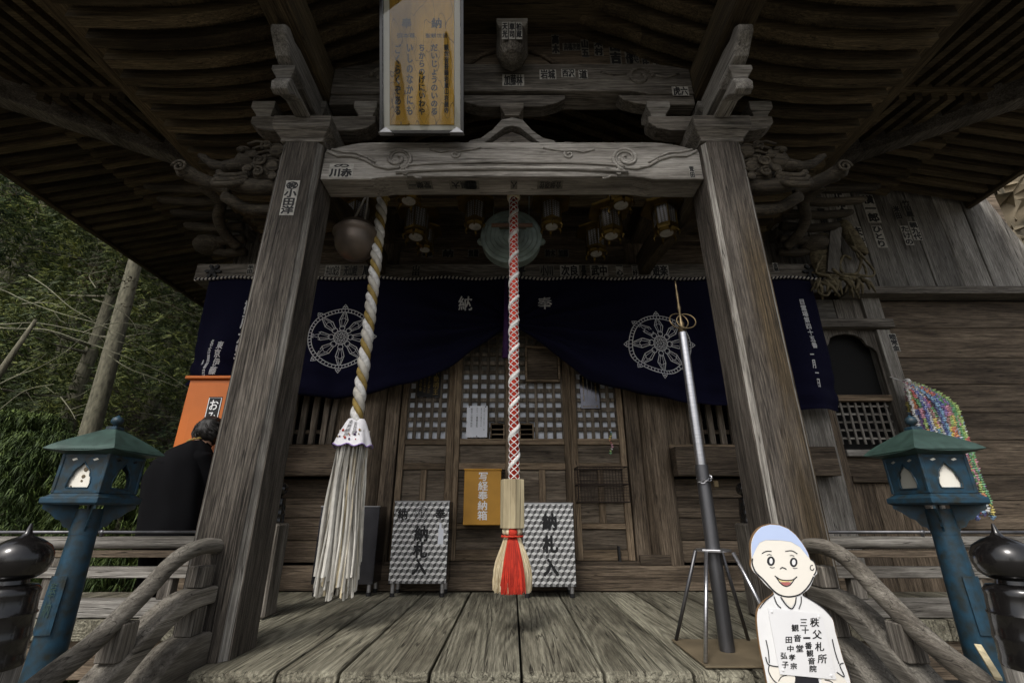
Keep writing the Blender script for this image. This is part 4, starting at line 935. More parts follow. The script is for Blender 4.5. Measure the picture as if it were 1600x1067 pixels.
# red and white rope
XR_ = xp(803, 560, YRp)
zb2 = zp(750, YRp); rr_ = thing('bell_rope', 'slim red rope netted in white above a pine handle and red and cream tassel', 'rope', (XR_, YRp, zb2))
b = MB(); b.tube([(XR_, YRp, zb2-.05), (XR_, YRp, 2.3), (XR_, YRp, zt)], .032, 16); b.build('red_core', 'red', rr_, smooth=True)
b = MB(); pts = helix(XR_, YRp, zb2-.02, zt, .026, .19, .4, sgn=1); b.tube(pts, .0155, 8); b.build('white_strand', 'rope_white', rr_, smooth=True)
b = MB()
for k in range(4): b.tube(helix(XR_, YRp, zb2-.02, zt, .0335, .17, k*PI/2, .012, 1), .0032, 4); b.tube(helix(XR_, YRp, zb2-.02, zt, .0335, .17, k*PI/2, .012, -1), .0032, 4)
b.build('white_net', 'rope_white', rr_)
b = MB()
for k in range(5): z = zt-.04+k*.016; b.tube([(XR_+(.042+.003*(k % 2))*math.cos(t*PI/6), YRp+.042*math.sin(t*PI/6), z+.006*math.sin(t)) for t in range(13)], .010, 6)
b.tube([(XR_, YRp, zt), (XR_+.005, YRp, zt+.12)], .022, 8); b.build('rope_binding', 'hemp', rr_, smooth=True)
hz0, hz1 = zp(825, YRp), zp(749, YRp); b = MB(); hx = XR_-.012
b.lathe([(.078, hz0), (.078, hz1)], (hx, YRp, 0), 6); 
for v in b.v:
    p = Vector((v.x-hx, v.y-YRp)); ang = R(14); v.x = hx+p.x*math.cos(ang)-p.y*math.sin(ang); v.y = YRp+p.x*math.sin(ang)+p.y*math.cos(ang)
hd = b.build('handle', 'pale_new', rr_, bevel=.003)
a6 = R(14)+R(-30); nrm = Vector((math.cos(a6), math.sin(a6), 0)); tg = Vector((-nrm.y, nrm.x, 0)); apo = .078*math.cos(PI/6)
lettering(hd, '奉納', lambda u, v: Vector((hx, YRp, (hz0+hz1)/2))+nrm*(apo+.001)+tg*u+Vector((0, 0, v)), .03, .2, 'redtext', vertical=True, bold=0, gap=1.8)
tz1, tz0 = hz0, zp(920, YRp)
b = MB()
for k in range(9): a = 2*PI*k/9; b.ball((hx+.045*math.cos(a), YRp+.04*math.sin(a), tz1-.018), .020, 8, 6, (1, 1, 1.1))
b.build('tassel_collar', 'hemp', rr_, smooth=True)
b = MB(); b.ball((hx+.004, YRp-.050, tz1-.02), .026, 10, 8, (1.1, .6, 1.0)); b.build('tassel_collar', 'red', rr_, smooth=True)
b = MB(); pts = [(hx+.064*math.cos(t*PI/12), YRp+.060*math.sin(t*PI/12), tz1-.045+.003*math.sin(t*3)) for t in range(25)]; b.tube(pts, .006, 6); b.build('tassel_cord', 'red', rr_, smooth=True)
for mt, a0, a1, cnt in (('hemp', 0, 2*PI, 900), ('red', -PI/2-.48, -PI/2+.56, 560)):
    b = MB(); red = mt == 'red'
    for k in range(cnt):
        a = random.uniform(a0, a1); rad = random.uniform(.80, 1.0) if not red else random.uniform(.98, 1.07)
        if random.random() < .06: rad *= 1.10
        zz0 = tz1-.04; zz1 = tz0+random.uniform(-.016, .035); pts = []; sw = random.uniform(-.10, .10); ph = random.uniform(0, 6)
        for i in range(7):
            t = i/6; r = (.045+.070*math.sin(min(t*1.15, 1)*PI/2)**1.2)*(rad if t > .15 else 1)+.003*math.sin(ph+t*9)*t; aa = a+sw*t*t+.03*math.sin(ph+t*5); pts.append((hx+r*math.cos(aa), YRp+r*math.sin(aa)*.85, zz0+(zz1-zz0)*t))
        b.cur = 1 if random.random() < .42 else 0; b.tube(pts, .0022 if not red else .0026, 3, False)
    b.cur = 1
    if not red: b.lathe([(.035, tz1-.05), (.06, tz1-.12), (.080, tz0+.03)], (hx, YRp, 0), 20)
    b.build('tassel_fringe', ['hemp', 'hemp_dark'] if not red else ['red', 'red_dark'], rr_, fix=False)

# ================================================================== BELL, GONG, HANGING LANTERNS
c = at(556, 378, YRp); rb = .158
bell = thing('round_bell', 'large round brown bronze bell hanging beside the twisted rope', 'bell', (c.x, YRp, c.z-.16))
prof = [(.005, -.162)]+[(rb*math.cos(t), .155*math.sin(t)) for t in [R(-80+12*i) for i in range(8)]]+[(rb*1.04, .035), (rb*1.12, .05), (rb*1.12, .065), (rb*1.0, .075), (rb*1.02, .09), (rb*.95, .10), (rb*.80, .14), (rb*.5, .165), (.02, .172)]
b = MB(); b.lathe(prof, c, 36); o = b.build('bell_body', 'bronze', bell, autosmooth=50)
b = MB(); pts = [(c.x+.045*math.cos(t*PI/8), c.y, c.z+.17+.055*math.sin(t*PI/8)) for t in range(9)]; b.tube(pts, .012, 8); b.build('bell_loop', 'bronze', bell, smooth=True)
b = MB(); b.tube([(c.x-.035, c.y-.01, c.z+.20), (c.x+.0, c.y, c.z+.33), (c.x+.04, c.y, c.z+.46)], .008, 6); b.tube([(c.x+.045, c.y, c.z+.20), (c.x+.05, c.y, c.z+.33), (c.x+.045, c.y, c.z+.46)], .008, 6); b.build('hanging_cord', 'rope_grey', bell)
YG = 3.42; c = at(799, 375, YG); rg = 46*YG/ray(799, 375)[1]/FPX
gong = thing('temple_gong', 'flat round greenish bronze gong behind the red and white rope', 'gong', (c.x, YG, c.z-rg))
prof = [(rg, .05), (rg, -.035), (rg*1.03, -.045), (rg*1.03, -.06), (rg*.97, -.066)]
for q in (.86, .70, .56, .42, .28): prof += [(rg*(q+.025), -.060-.02*(1-q)), (rg*(q+.018), -.068-.02*(1-q)), (rg*q, -.068-.02*(1-q)), (rg*(q-.008), -.060-.022*(1-q))]
prof += [(rg*.2, -.085), (.005, -.09)]
b = MB(); b.lathe(prof, c, 48, 'y'); b.build('gong_body', 'verdigris', gong, autosmooth=30)
b = MB()
for s_ in (-1, 1): b.ball((c.x+s_*rg*1.0, YG, c.z-.02), .035, 10, 8, (1.2, 1, 1)); b.tube([(c.x+s_*rg*.6, YG-.03, c.z+rg*.35), (c.x+s_*rg*.62, YG-.03, c.z+rg*1.7)], .004, 5)
b.build('gong_lug', 'verdigris', gong)
p0 = at(768, 352, YG-.08); p1 = at(832, 352, YG-.08); b = MB(); b.tube([p0, p1], .018, 10); b.build('hanging_bar', plain('pink_wood_bar', (.22, .13, .09), .6), gong, smooth=True)
b = MB(); q0 = at(780, 357, YG-.10); q1 = at(822, 357, YG-.10); b.tube([q0, q1], .006, 6); b.build('bar_wire', 'brass', gong)
def hang_lantern(px, py, Y, s, lab, rotk=0):
    c = at(px, py, Y); t = thing('hanging_lantern', lab, 'lantern', (c.x, Y, c.z-.18*s), 'gilt hexagonal lanterns under the porch')
    def lz(b, prof, seg=6): b.lathe([(r*s, z*s) for r, z in prof], c, seg)
    b = MB(); lz(b, [(.19, .085), (.20, .10), (.12, .15), (.05, .19), (.02, .20), (.025, .225), (.01, .25)]); b.build('lantern_roof', 'gold', t, bevel=.002)
    b = MB(); lz(b, [(.088, -.10), (.092, .09)]); b.build('pierced_panel', 'pierced', t)
    b = MB()
    for k in range(6):
        a = 2*PI*(k+.5)/6; b.tube([c+Vector((.094*s*math.cos(a), .094*s*math.sin(a), -.105*s)), c+Vector((.098*s*math.cos(a), .098*s*math.sin(a), .09*s))], .006*s, 5)
    lz(b, [(.10, -.12), (.105, -.10)]); lz(b, [(.10, .078), (.105, .086)]); b.build('lantern_frame', 'gold', t)
    b = MB(); lz(b, [(.075, -.155), (.10, -.14), (.10, -.122)]); 
    for k in range(6):
        a = 2*PI*(k+.5)/6; b.tube([c+Vector((.085*s*math.cos(a), .085*s*math.sin(a), -.14*s)), c+Vector((.105*s*math.cos(a), .105*s*math.sin(a), -.17*s)), c+Vector((.095*s*math.cos(a), .095*s*math.sin(a), -.20*s))], [.014*s, .010*s, .005*s], 5)
    b.build('lantern_foot', 'gold', t)
    b = MB(); b.lathe([(.055*s, -.158*s), (.055*s, -.152*s)], c, 20); b.build('bottom_disc', 'card', t)
    b = MB(); b.tube([c+Vector((0, 0, .24*s)), (c.x, Y, 3.75)], .004, 5); b.build('hanging_wire', 'brass', t)
for a in ((560, 335, 3.5, 1.05, 'gilt lantern half hidden behind the round bronze bell'), (652, 345, 3.75, 1.2, 'dark gilt lantern hanging nearest to the right of the twisted rope'),
          (743, 332, 3.35, .95, 'gilt lantern hanging just left of the bronze gong'), (861, 332, 3.3, .95, 'gilt lantern hanging just right of the bronze gong'),
          (953, 345, 3.15, .95, 'brightest gilt lantern with its white underside disc in view, centre right'), (1038, 340, 3.2, 1.0, 'gilt lantern nearest the right porch pillar'),
          (930, 375, 3.8, 1.0, 'lowest gilt lantern, hanging behind the brightest one'), (968, 296, 3.0, 1.0, 'high gilt lantern whose white bottom shows under the porch beam, right side'),
          (641, 290, 3.05, 1.0, 'high gilt lantern whose white bottom shows under the porch beam, left side'), (665, 372, 4.0, .9, 'rear dark lantern low behind the twisted rope')):
    hang_lantern(*a)

# ================================================================== FRAMED POEM BOARD (leaning forward on the beam)
pbx0, pbx1 = -.885, -.350; z0, z1 = 3.095, 3.795; Ybt, Ytp = 2.43, 2.16
pc = Vector(((pbx0+pbx1)/2, Ybt, z0)); up = Vector((0, Ytp-Ybt, z1-z0)); Lb = up.length; up.normalize(); nrmb = Vector((0, -up.z, up.y))
if nrmb.y > 0: nrmb = -nrmb
FW = pbx1-pbx0+.01; Lb = .98
def pf(u, v, d=0): return pc+Vector((u, 0, 0))+up*v+nrmb*d
fr = thing('framed_poem', 'glazed black frame holding an amber poem board with pale mount, leaning over the porch beam', 'picture', tuple(pc))
def slabf(name, mat, u0, u1, v0, v1, d0, d1, bev=0, par=fr):
    b = MB(); q = [(u0, v0), (u1, v0), (u1, v1), (u0, v1)]
    b.add([pf(u, v, d0) for u, v in q]+[pf(u, v, d1) for u, v in q], [(0, 1, 2, 3), (7, 6, 5, 4), (0, 4, 5, 1), (1, 5, 6, 2), (2, 6, 7, 3), (3, 7, 4, 0)]); return b.build(name, mat, par, bevel=bev)
M['mount'] = plain('grey_mount_board', (.50, .49, .42), .8, var=.05)
M['poem'] = wood('amber_poem_board', (.40, .235, .035), (.56, .35, .06), 'z', bump=.05, var=.05, fine=.4, con=.2, rings=.2)
slabf('backing', 'mount', -FW/2+.01, FW/2-.01, .01, Lb-.01, -.01, .006)
slabf('poem_board', 'poem', -FW/2+.052, FW/2-.052, .055, Lb-.05, .007, .010)
for u0, u1, v0, v1 in ((-FW/2-.015, -FW/2+.008, -.015, Lb), (FW/2-.008, FW/2+.015, -.015, Lb), (-FW/2+.009, FW/2-.009, -.015, .008), (-FW/2+.009, FW/2-.009, Lb-.01, Lb)):
    slabf('frame_bar', 'giboshi', u0, u1, v0, v1, -.015, .028, .003)
for u0, u1, v0, v1 in ((-FW/2+.05, -FW/2+.053, .053, Lb-.05), (FW/2-.053, FW/2-.05, .053, Lb-.05), (-FW/2+.05, FW/2-.05, .050, .053)):
    slabf('mount_edge', 'gold', u0, u1, v0, v1, .0065, .011)
slabf('glass', 'glass', -FW/2+.006, FW/2-.006, .006, Lb-.012, .0205, .0225)
# columns read right to left; heights follow the board
def pcol(text, u, v0, v1, w, bold=.035, gap=1.0): lettering(fr, text, lambda a, b_: pf(u+a, (v0+v1)/2+b_, .0105), w, v1-v0, vertical=True, bold=bold, gap=gap)
pcol('ごくらくぞある', -.165, .12, .60, .042); pcol('いしのなかにも', -.083, .12, .60, .042); pcol('ちからのげにいわや', .000, .12, .60, .042)
pcol('だいじょうのいのる', .085, .12, .60, .044); pcol('観世音菩薩岩屋山岩屋寺', .168, .13, .60, .030)
for t, u, v, s_ in (('奉', -.105, .745, .066), ('納', .100, .745, .066)): lettering(fr, t, (lambda u, v: lambda a, b_: pf(u+a, v+b_, .0105))(u, v), s_, s_, bold=.03)
lettering(fr, '御本尊', lambda a, b_: pf(-.11+a, .66+b_, .0105), .125, .036); lettering(fr, '聖観世音', lambda a, b_: pf(.10+a, .66+b_, .0105), .15, .03)
for u in (-FW/2+.03, FW/2-.03):
    b = MB(); b.add([pf(u-.05, -.018, .05), pf(u+.05, -.018, .05), pf(u, .022, .05), pf(u-.05, -.018, .0), pf(u+.05, -.018, .0), pf(u, .022, .0)], [(0, 1, 2), (5, 4, 3), (0, 3, 4, 1), (1, 4, 5, 2), (2, 5, 3, 0)]); b.build('corner_clip', 'steel', fr, bevel=.004)

# ================================================================== OFFERING BOXES
def coll_box(pxl, pxr, pytop, pybot, pyfoot, depth, mat, lab, texts):
    Yf = next(Y/1000 for Y in range(3000, 4600, 5) if zp(pyfoot, Y/1000) <= 0.002) if False else .65*ray(800, pyfoot)[1]/-ray(800, pyfoot)[2]
    x0, x1 = xp(pxl, pybot, Yf), xp(pxr, pybot, Yf); za, zb_ = zp(pybot, Yf), zp(pytop, Yf)
    t = thing('slip_box', lab, 'offering box', ((x0+x1)/2, Yf+depth/2, 0), 'metal boxes for paper slips')
    body = plank('box_body', t, mat[1], x0, x1, Yf+.004, Yf+depth, za, zb_, .004)
    plank('front_sheet', t, mat[0], x0+.003, x1-.003, Yf-.0005, Yf+.003, za+.003, zb_-.006, .0005)
    plank('top_lip', t, 'steel', x0-.002, x1+.002, Yf-.004, Yf+.02, zb_-.004, zb_+.006, .002)
    plank('slot', body, 'black', x0+.08, x1-.08, Yf+depth*.4, Yf+depth*.6, zb_-.001, zb_+.002, .0005)
    for xx in (x0+.035, x1-.035):
        for yy in (Yf+.03, Yf+depth-.03):
            b = MB(); b.lathe([(.018, .022), (.018, za)], (xx, yy, 0), 14); lg = b.build('leg', 'steel', t, autosmooth=40)
            b = MB(); b.lathe([(.021, 0.001), (.021, .03)], (xx, yy, 0), 14); b.build('rubber_foot', 'rubber', lg, autosmooth=40)
    H = zb_-za; Wd = x1-x0; xc_ = (x0+x1)/2
    for s_, u, v, w, h, vert, mt in texts: lettering(t, s_, flat(xc_+u*Wd, Yf-.0022, za+v*H), w*Wd, h*H, mt, vertical=vert, bold=.032, gap=1.25 if len(texts) < 2 else 1.0)
    return t, Yf, xc_, za, Wd, H
coll_box(485, 582, 791, 913, 932, .26, ('dark_steel', 'dark_steel'), 'plain dark steel box behind the cloth streamers', [])
t_, Yf, xc_, za, Wd, H = coll_box(606, 697, 783, 912, 933, .26, ('cube', 'dark_steel'), 'embossed metal box with a round crest between two characters', [('納札入', .02, .40, .24, .58, True, 'ink'), ('納', -.34, .84, .17, .13, False, 'ink'), ('奉', .34, .84, .17, .13, False, 'ink')])
b = MB(); fn = flat(xc_, Yf-.0022, za+.84*H); ribbon(b, circ(0, 0, .057, 32), .005, fn, True); ribbon(b, circ(0, 0, .046, 32), .004, fn, True); ribbon(b, [(-.03, .01), (.03, .01)], .005, fn); ribbon(b, [(0, .035), (0, -.03)], .005, fn); ribbon(b, [(-.025, -.028), (.025, -.028)], .005, fn); ribbon(b, circ(0, 0, .02, 4), .005, fn, True)
b.build('round_crest', 'line', t_, fix=False)
plank('torn_paper', t_, 'notice', xc_+.155, xc_+.20, Yf-.0020, Yf-.001, za+.30, za+.42, .0002); plank('torn_paper', t_, 'notice', xc_+.16, xc_+.18, Yf-.0020, Yf-.001, za+.42, za+.47, .0002)
coll_box(817, 901, 786, 917, 934, .26, ('cube', 'dark_steel'), 'embossed metal box standing right of the red tassel', [('納札入', .03, .50, .28, .74, True, 'ink')])

# ================================================================== THINGS ON THE DOORS
Yd = 4.645
p0 = at(723, 820, 4.50); p1 = at(783, 734, 4.50)
bx_ = thing('sutra_box', 'amber wooden box with white brushed characters hung on the doors', 'box', ((p0.x+p1.x)/2, 4.56, p0.z))
plank('box_body', bx_, 'amber', p0.x, p1.x, 4.50, 4.652, p0.z, p1.z-.006, .004); plank('lid', bx_, 'amber', p0.x-.006, p1.x+.006, 4.492, 4.652, p1.z-.004, p1.z+.012, .003)
lettering(bx_, '写経奉納箱', flat((p0.x+p1.x)/2+.005, 4.4982, (p0.z+p1.z)/2+.01), .09, .42, 'white', vertical=True, bold=.016)
def sheet(nm, mat, pa, pb, Y, lab, cat): 
    a, c = at(*pa, Y), at(*pb, Y); o = plank(nm, None, mat, min(a.x, c.x), max(a.x, c.x), Y, Y+.003, min(a.z, c.z), max(a.z, c.z), .0005); return tag(o, lab, cat), (a.x+c.x)/2, (a.z+c.z)/2, abs(a.x-c.x), abs(a.z-c.z)
o, cx, cz, w, h = sheet('paper_notice', 'notice', (728, 683), (762, 634), Yd, 'white printed paper notice pinned on the lattice door', 'notice')
for u, s_, hh in ((.34, '平成二十三年三月十一日', .72), (.20, '東日本大震災のため', .6), (-.0, '三十一番観音院', .62), (-.26, '般若心経奉納所', .62)): lettering(o, s_, flat(cx+u*w, Yd-.001, cz+(.92-hh)/2*h-.03*h), .013 if u > .1 else .02, hh*h, vertical=True, bold=0)
b = MB()
for u, v in ((-.38, .47), (.4, .47), (0, -.47)): b.ball((cx+u*w, Yd-.003, cz+v*h), .006, 8, 6)
b.build('push_pin', 'rubber', o)
o, cx, cz, w, h = sheet('mantra_plaque', 'ink', (651, 620), (690, 575), Yd, 'black plaque with gold characters on the leftmost door leaf', 'plaque')
for u, s_, hh, ww in ((.30, '不動明王', .84, .055), (-.0, 'のうまくさんまんだ', .75, .028), (-.18, 'ばさらだんせんだ', .7, .025), (-.36, '三宝の会', .6, .025)): lettering(o, s_, flat(cx+u*w, Yd-.001, cz), ww, hh*h, 'gold' if False else 'rope_gold', vertical=True, bold=.01)
o, cx, cz, w, h = sheet('mantra_plaque', 'dark_steel', (908, 638), (934, 586), Yd, 'slate coloured plaque with small gold script on the right door leaf', 'plaque')
for u in (.38, -.38): lettering(o, '南無大師遍照金剛', flat(cx+u*w*.85, Yd-.001, cz+.03), .015, h*.75, 'rope_gold', vertical=True, bold=0)
for u, s_ in ((.12, 'おんあろりきゃそわか'), (-.12, '観世音菩薩御真言')): lettering(o, s_, flat(cx+u*w, Yd-.001, cz+.06), .015, h*.6, 'card', vertical=True, bold=0)
lettering(o, '秩父札所 三十一番', flat(cx, Yd-.001, cz-h*.44), w*.8, .02, 'rope_gold', bold=0)
COLS = [plain('crane_%s' % n_, tuple(.68*v+.16 for v in c_), .6, var=.05, bump=0) for n_, c_ in (('red', (.62, .03, .03)), ('orange', (.75, .22, .02)), ('yellow', (.78, .62, .05)), ('green', (.05, .38, .08)), ('blue', (.04, .10, .45)), ('sky', (.18, .42, .65)), ('pink', (.75, .28, .40)), ('violet', (.22, .07, .38)), ('white', (.78, .78, .76)), ('lime', (.40, .60, .10)), ('plum', (.35, .12, .10)))]
def crane(b, c, s, a):
    c = Vector(c); ca, sa = math.cos(a), math.sin(a); X = Vector((ca, sa, 0)); Yv = Vector((-sa, ca, 0)); Z = Vector((0, 0, 1))
    b.add([c+Z*s*.55, c-Z*s*.5, c+X*s*.95+Z*s*.35, c-X*s*.95+Z*s*.35, c+Yv*s*.4, c-Yv*s*.4, c+Yv*s*.8+Z*s*.5], [(0, 4, 2), (0, 2, 5), (0, 3, 4), (0, 5, 3), (1, 2, 4), (1, 5, 2), (1, 4, 3), (1, 3, 5), (0, 4, 6)])
b = MB(); c = at(953, 672, 4.62); n = 12; seqc = [8, 5, 3, 2, 2, 1, 0, 6, 6, 8, 9, 3]
for k in range(n): b.cur = seqc[k]; crane(b, (c.x+.012*math.sin(k), 4.615, c.z-k*.021), .017+.004*(k > 8), k*.8)
o = b.build('crane_string', COLS, None); tag(o, 'short string of paper cranes hanging on the right door leaf', 'paper cranes')
# wire basket
p0 = at(905, 784, 4.40); p1 = at(980, 729, 4.40); yb, yf = 4.646, 4.40
bk = thing('wire_basket', 'rusty wire mesh basket fixed to the rightmost door leaf', 'basket', ((p0.x+p1.x)/2, 4.5, p0.z))
b = MB(); x0, x1, z0_, z1_ = p0.x, p1.x, p0.z, p1.z; zm = (z0_+z1_)/2
for z in (z0_, zm, z1_): b.tube([(x0, yf, z), (x1, yf, z), (x1, yb, z), (x0, yb, z), (x0, yf, z)], .006, 6)
for x, y in ((x0, yf), (x1, yf), (x1, yb), (x0, yb)): b.tube([(x, y, z0_), (x, y, z1_)], .004, 5)
b.build('basket_rim', 'rust_wire', bk)
b = MB()
for k in range(1, 16): x = x0+(x1-x0)*k/16; b.tube([(x, yf, z0_), (x, yf, z1_)], .0026, 4); b.tube([(x, yb, z0_), (x, yb, z1_)], .0018, 3)
for k in range(1, 6):
    y = yf+(yb-yf)*k/6
    for x in (x0, x1): b.tube([(x, y, z0_), (x, y, z1_)], .0017, 3)
for k in range(1, 12): z = z0_+(z1_-z0_)*k/12; b.tube([(x0, yf, z), (x1, yf, z)], .0022, 4); b.tube([(x0, yb, z), (x1, yb, z)], .0011, 3)
for k in range(10): x = x0+(x1-x0)*k/10; b.tube([(x, yf, z0_), (x, yb, z0_)], .0017, 3)
b.build('basket_mesh', 'rust_wire', bk)

# ================================================================== STAFF ON TRIPOD
SX, SY = 1.06, 2.63
pl_ = plank('base_plate', None, 'sheet_metal', .86, 1.33, 2.40, 2.86, .004, .014, .002); tag(pl_, 'thin brown metal sheet lying on the planks under the tripod', 'metal sheet')
stf = thing('pilgrim_staff', 'tall steel pilgrim staff with brass ringed head held upright in a tripod', 'staff', (SX, SY, .014))
b = MB(); b.lathe([(.036, .015), (.036, .46), (.034, .9)], (SX, SY, 0), 20); b.build('lower_pipe', 'pipe', stf, autosmooth=40)
zt_ = zp(520, SY); b = MB(); b.lathe([(.027, .9), (.026, zt_)], (SX, SY, 0), 20); b.build('upper_pipe', 'steel', stf, autosmooth=40)
b = MB(); b.lathe([(.020, zt_), (.026, zt_+.01), (.017, zt_+.04), (.020, zt_+.06), (.011, zt_+.08), (.008, zt_+.14), (.013, zt_+.17), (.007, zt_+.20), (.010, zt_+.26), (.005, zt_+.30), (.007, zt_+.32), (.003, zt_+.36)], (SX, SY, 0), 12); b.build('staff_head', 'brass', stf, smooth=True)
for dx, r_, tl in ((-.02, .058, .3), (.025, .055, -.4)):
    b = MB(); c = Vector((SX+dx, SY-.02, zt_+.07)); b.tube([c+Vector((r_*math.cos(t*PI/14), .02*math.sin(t*PI/14+tl), r_*math.sin(t*PI/14))) for t in range(29)], .0045, 6, False); b.build('ring', 'brass', stf, smooth=True)
zc_ = .46; b = MB(); b.lathe([(.088, zc_), (.088, zc_+.012)], (SX, SY, 0), 6); b.build('collar_plate', 'steel', stf, bevel=.002)
for i, (fx, fy) in enumerate(((-.185, -.195), (.20, -.195), (-.185, .20), (.20, .20))):
    b = MB(); b.tube([(SX+fx*.36, SY+fy*.36, zc_), (SX+fx, SY+fy, .016)], .0095, 10); b.build('tripod_leg', 'steel' if i < 2 else 'pipe', stf, smooth=True)
zc_ = zp(748, SY-.04); b = MB()
for k in range(11):
    a = -2.4+k*.42; c = Vector((SX+.043*math.cos(a), SY+.043*math.sin(a), zc_+.012*math.sin(a*1.3)+.03*math.cos(a)*.6)); a2 = Vector((-math.sin(a), math.cos(a), .2)) ; up_ = Vector((0, 0, 1)) if k % 2 else Vector((math.cos(a), math.sin(a), 0))
    b.tube([c+a2*.014*math.cos(t*PI/5)+up_*.008*math.sin(t*PI/5) for t in range(11)], .0025, 5, False)
b.build('chain', 'steel', stf); plank('padlock', stf, 'brass', SX+.03, SX+.055, SY-.065, SY-.05, zc_-.045, zc_-.01, .004)

# ================================================================== GIANT STRAW SANDALS
ws = thing('straw_sandals', 'huge old straw sandals with tangled rope and a grey board on the hall corner', 'sandals', (3.3, 4.4, 3.0))
for (px, py, w_, h_, tl, yo) in ((1288, 400, .20, .42, .1, 4.42), (1332, 372, .11, .34, -.2, 4.50)):
    c = at(px, py, yo); b = MB()
    for k in range(17):
        t = -1+2*k/16; ww = w_*math.sqrt(max(.12, 1-t*t*.8)); z = c.z+t*h_*.6; x = c.x+tl*t*.3
        b.tube([(x-ww*.75, yo+.02, z), (x-ww*.4, yo-.03, z+.008), (x+ww*.4, yo-.03, z-.006), (x+ww*.75, yo+.02, z)], .024, 6)
    b.build('sandal_sole', 'straw', ws, smooth=True)
p0 = at(1301, 427, 4.34); p1 = at(1306, 354, 4.34); b = MB(); b.bar(p0, p1, .12, .022, (0, 1, 0)); b.build('wooden_board', 'pale_z', ws, bevel=.002)
b = MB(); random.seed(3)
loops = [[(1285, 400), (1275, 425), (1300, 430), (1330, 428), (1360, 432), (1366, 425), (1355, 410), (1345, 398)], [(1330, 385), (1345, 400), (1340, 425), (1320, 432), (1300, 420)], [(1310, 432), (1290, 440), (1278, 455), (1292, 462), (1298, 450)],
         [(1330, 405), (1318, 400), (1312, 418), (1325, 432), (1350, 440)], [(1300, 378), (1298, 410), (1312, 432), (1335, 436)], [(1270, 425), (1290, 432), (1330, 430), (1345, 437)], [(1325, 360), (1334, 380), (1340, 400), (1352, 420), (1350, 432), (1320, 440)]]
for k, lp in enumerate(loops): b.tube(smoothpath([at(x, y, 4.30+.02*(i % 3)+.01*k) for i, (x, y) in enumerate(lp)], 7), .012+.004*(k % 2), 6)
b.build('rope_tangle', 'straw', ws, smooth=True)
b = MB()
for k in range(34):
    a0 = at(random.uniform(1275, 1345), random.uniform(428, 442), 4.34); a1 = a0+Vector((random.uniform(-.1, .16), random.uniform(-.04, .05), -random.uniform(.08, .22))); b.tube([a0, (a0+a1)/2+Vector((.01, -.02, .02)), a1], [.018, .02, .008], 5)
b.build('straw_ends', 'straw', ws, smooth=True)
random.seed(11)

# ================================================================== BIG CRANE GARLAND (right)
YS = 4.42
top = at(1418, 596, YS); g_ = thing('crane_garland', 'big bundle of a thousand coloured paper cranes hanging behind the right blue lantern', 'paper cranes', tuple(top))
for k in range(120):
    t = k/119; spread = random.uniform(-1, 1); L = random.uniform(.62, .95) if random.random() < .6 else random.uniform(.9, 1.38); off = max(0, L-.9)
    b = MB(); base = random.choice([0, 1, 2, 3, 4, 5, 6, 7, 8, 8, 8, 9, 10, 5, 4, 6]); mixed = random.random() < .55; n = int(L/.020)
    dx = random.uniform(-.05, .36) if L < .95 else random.uniform(.16, .32); dy = random.uniform(-.10, .12)
    for i in range(n):
        s_ = i/n*L; e = min(1, s_/.35); bulge = math.sin(e*PI/2)
        x = top.x-.02+dx*bulge*1.0+.03*math.sin(s_*2+k)*e+(.10*off if 1 else 0)*max(0, s_-.5); y = top.y+dy*bulge; z = top.z-s_+(.10*dx if s_ > .1 else s_*dx)
        b.cur = base if not mixed else (base+i//5*3) % len(COLS)
        crane(b, (x, y, z), .027+.003*math.sin(k), i*.9+k)
    b.build('crane_strand', COLS, g_, fix=False)
b = MB(); b.tube([top+Vector((.0, .0, -.02)), (top.x-.01, YW-.004, top.z+.10)], .006, 5); b.ball(top, .03); b.build('hanging_string', 'rope_white', g_)

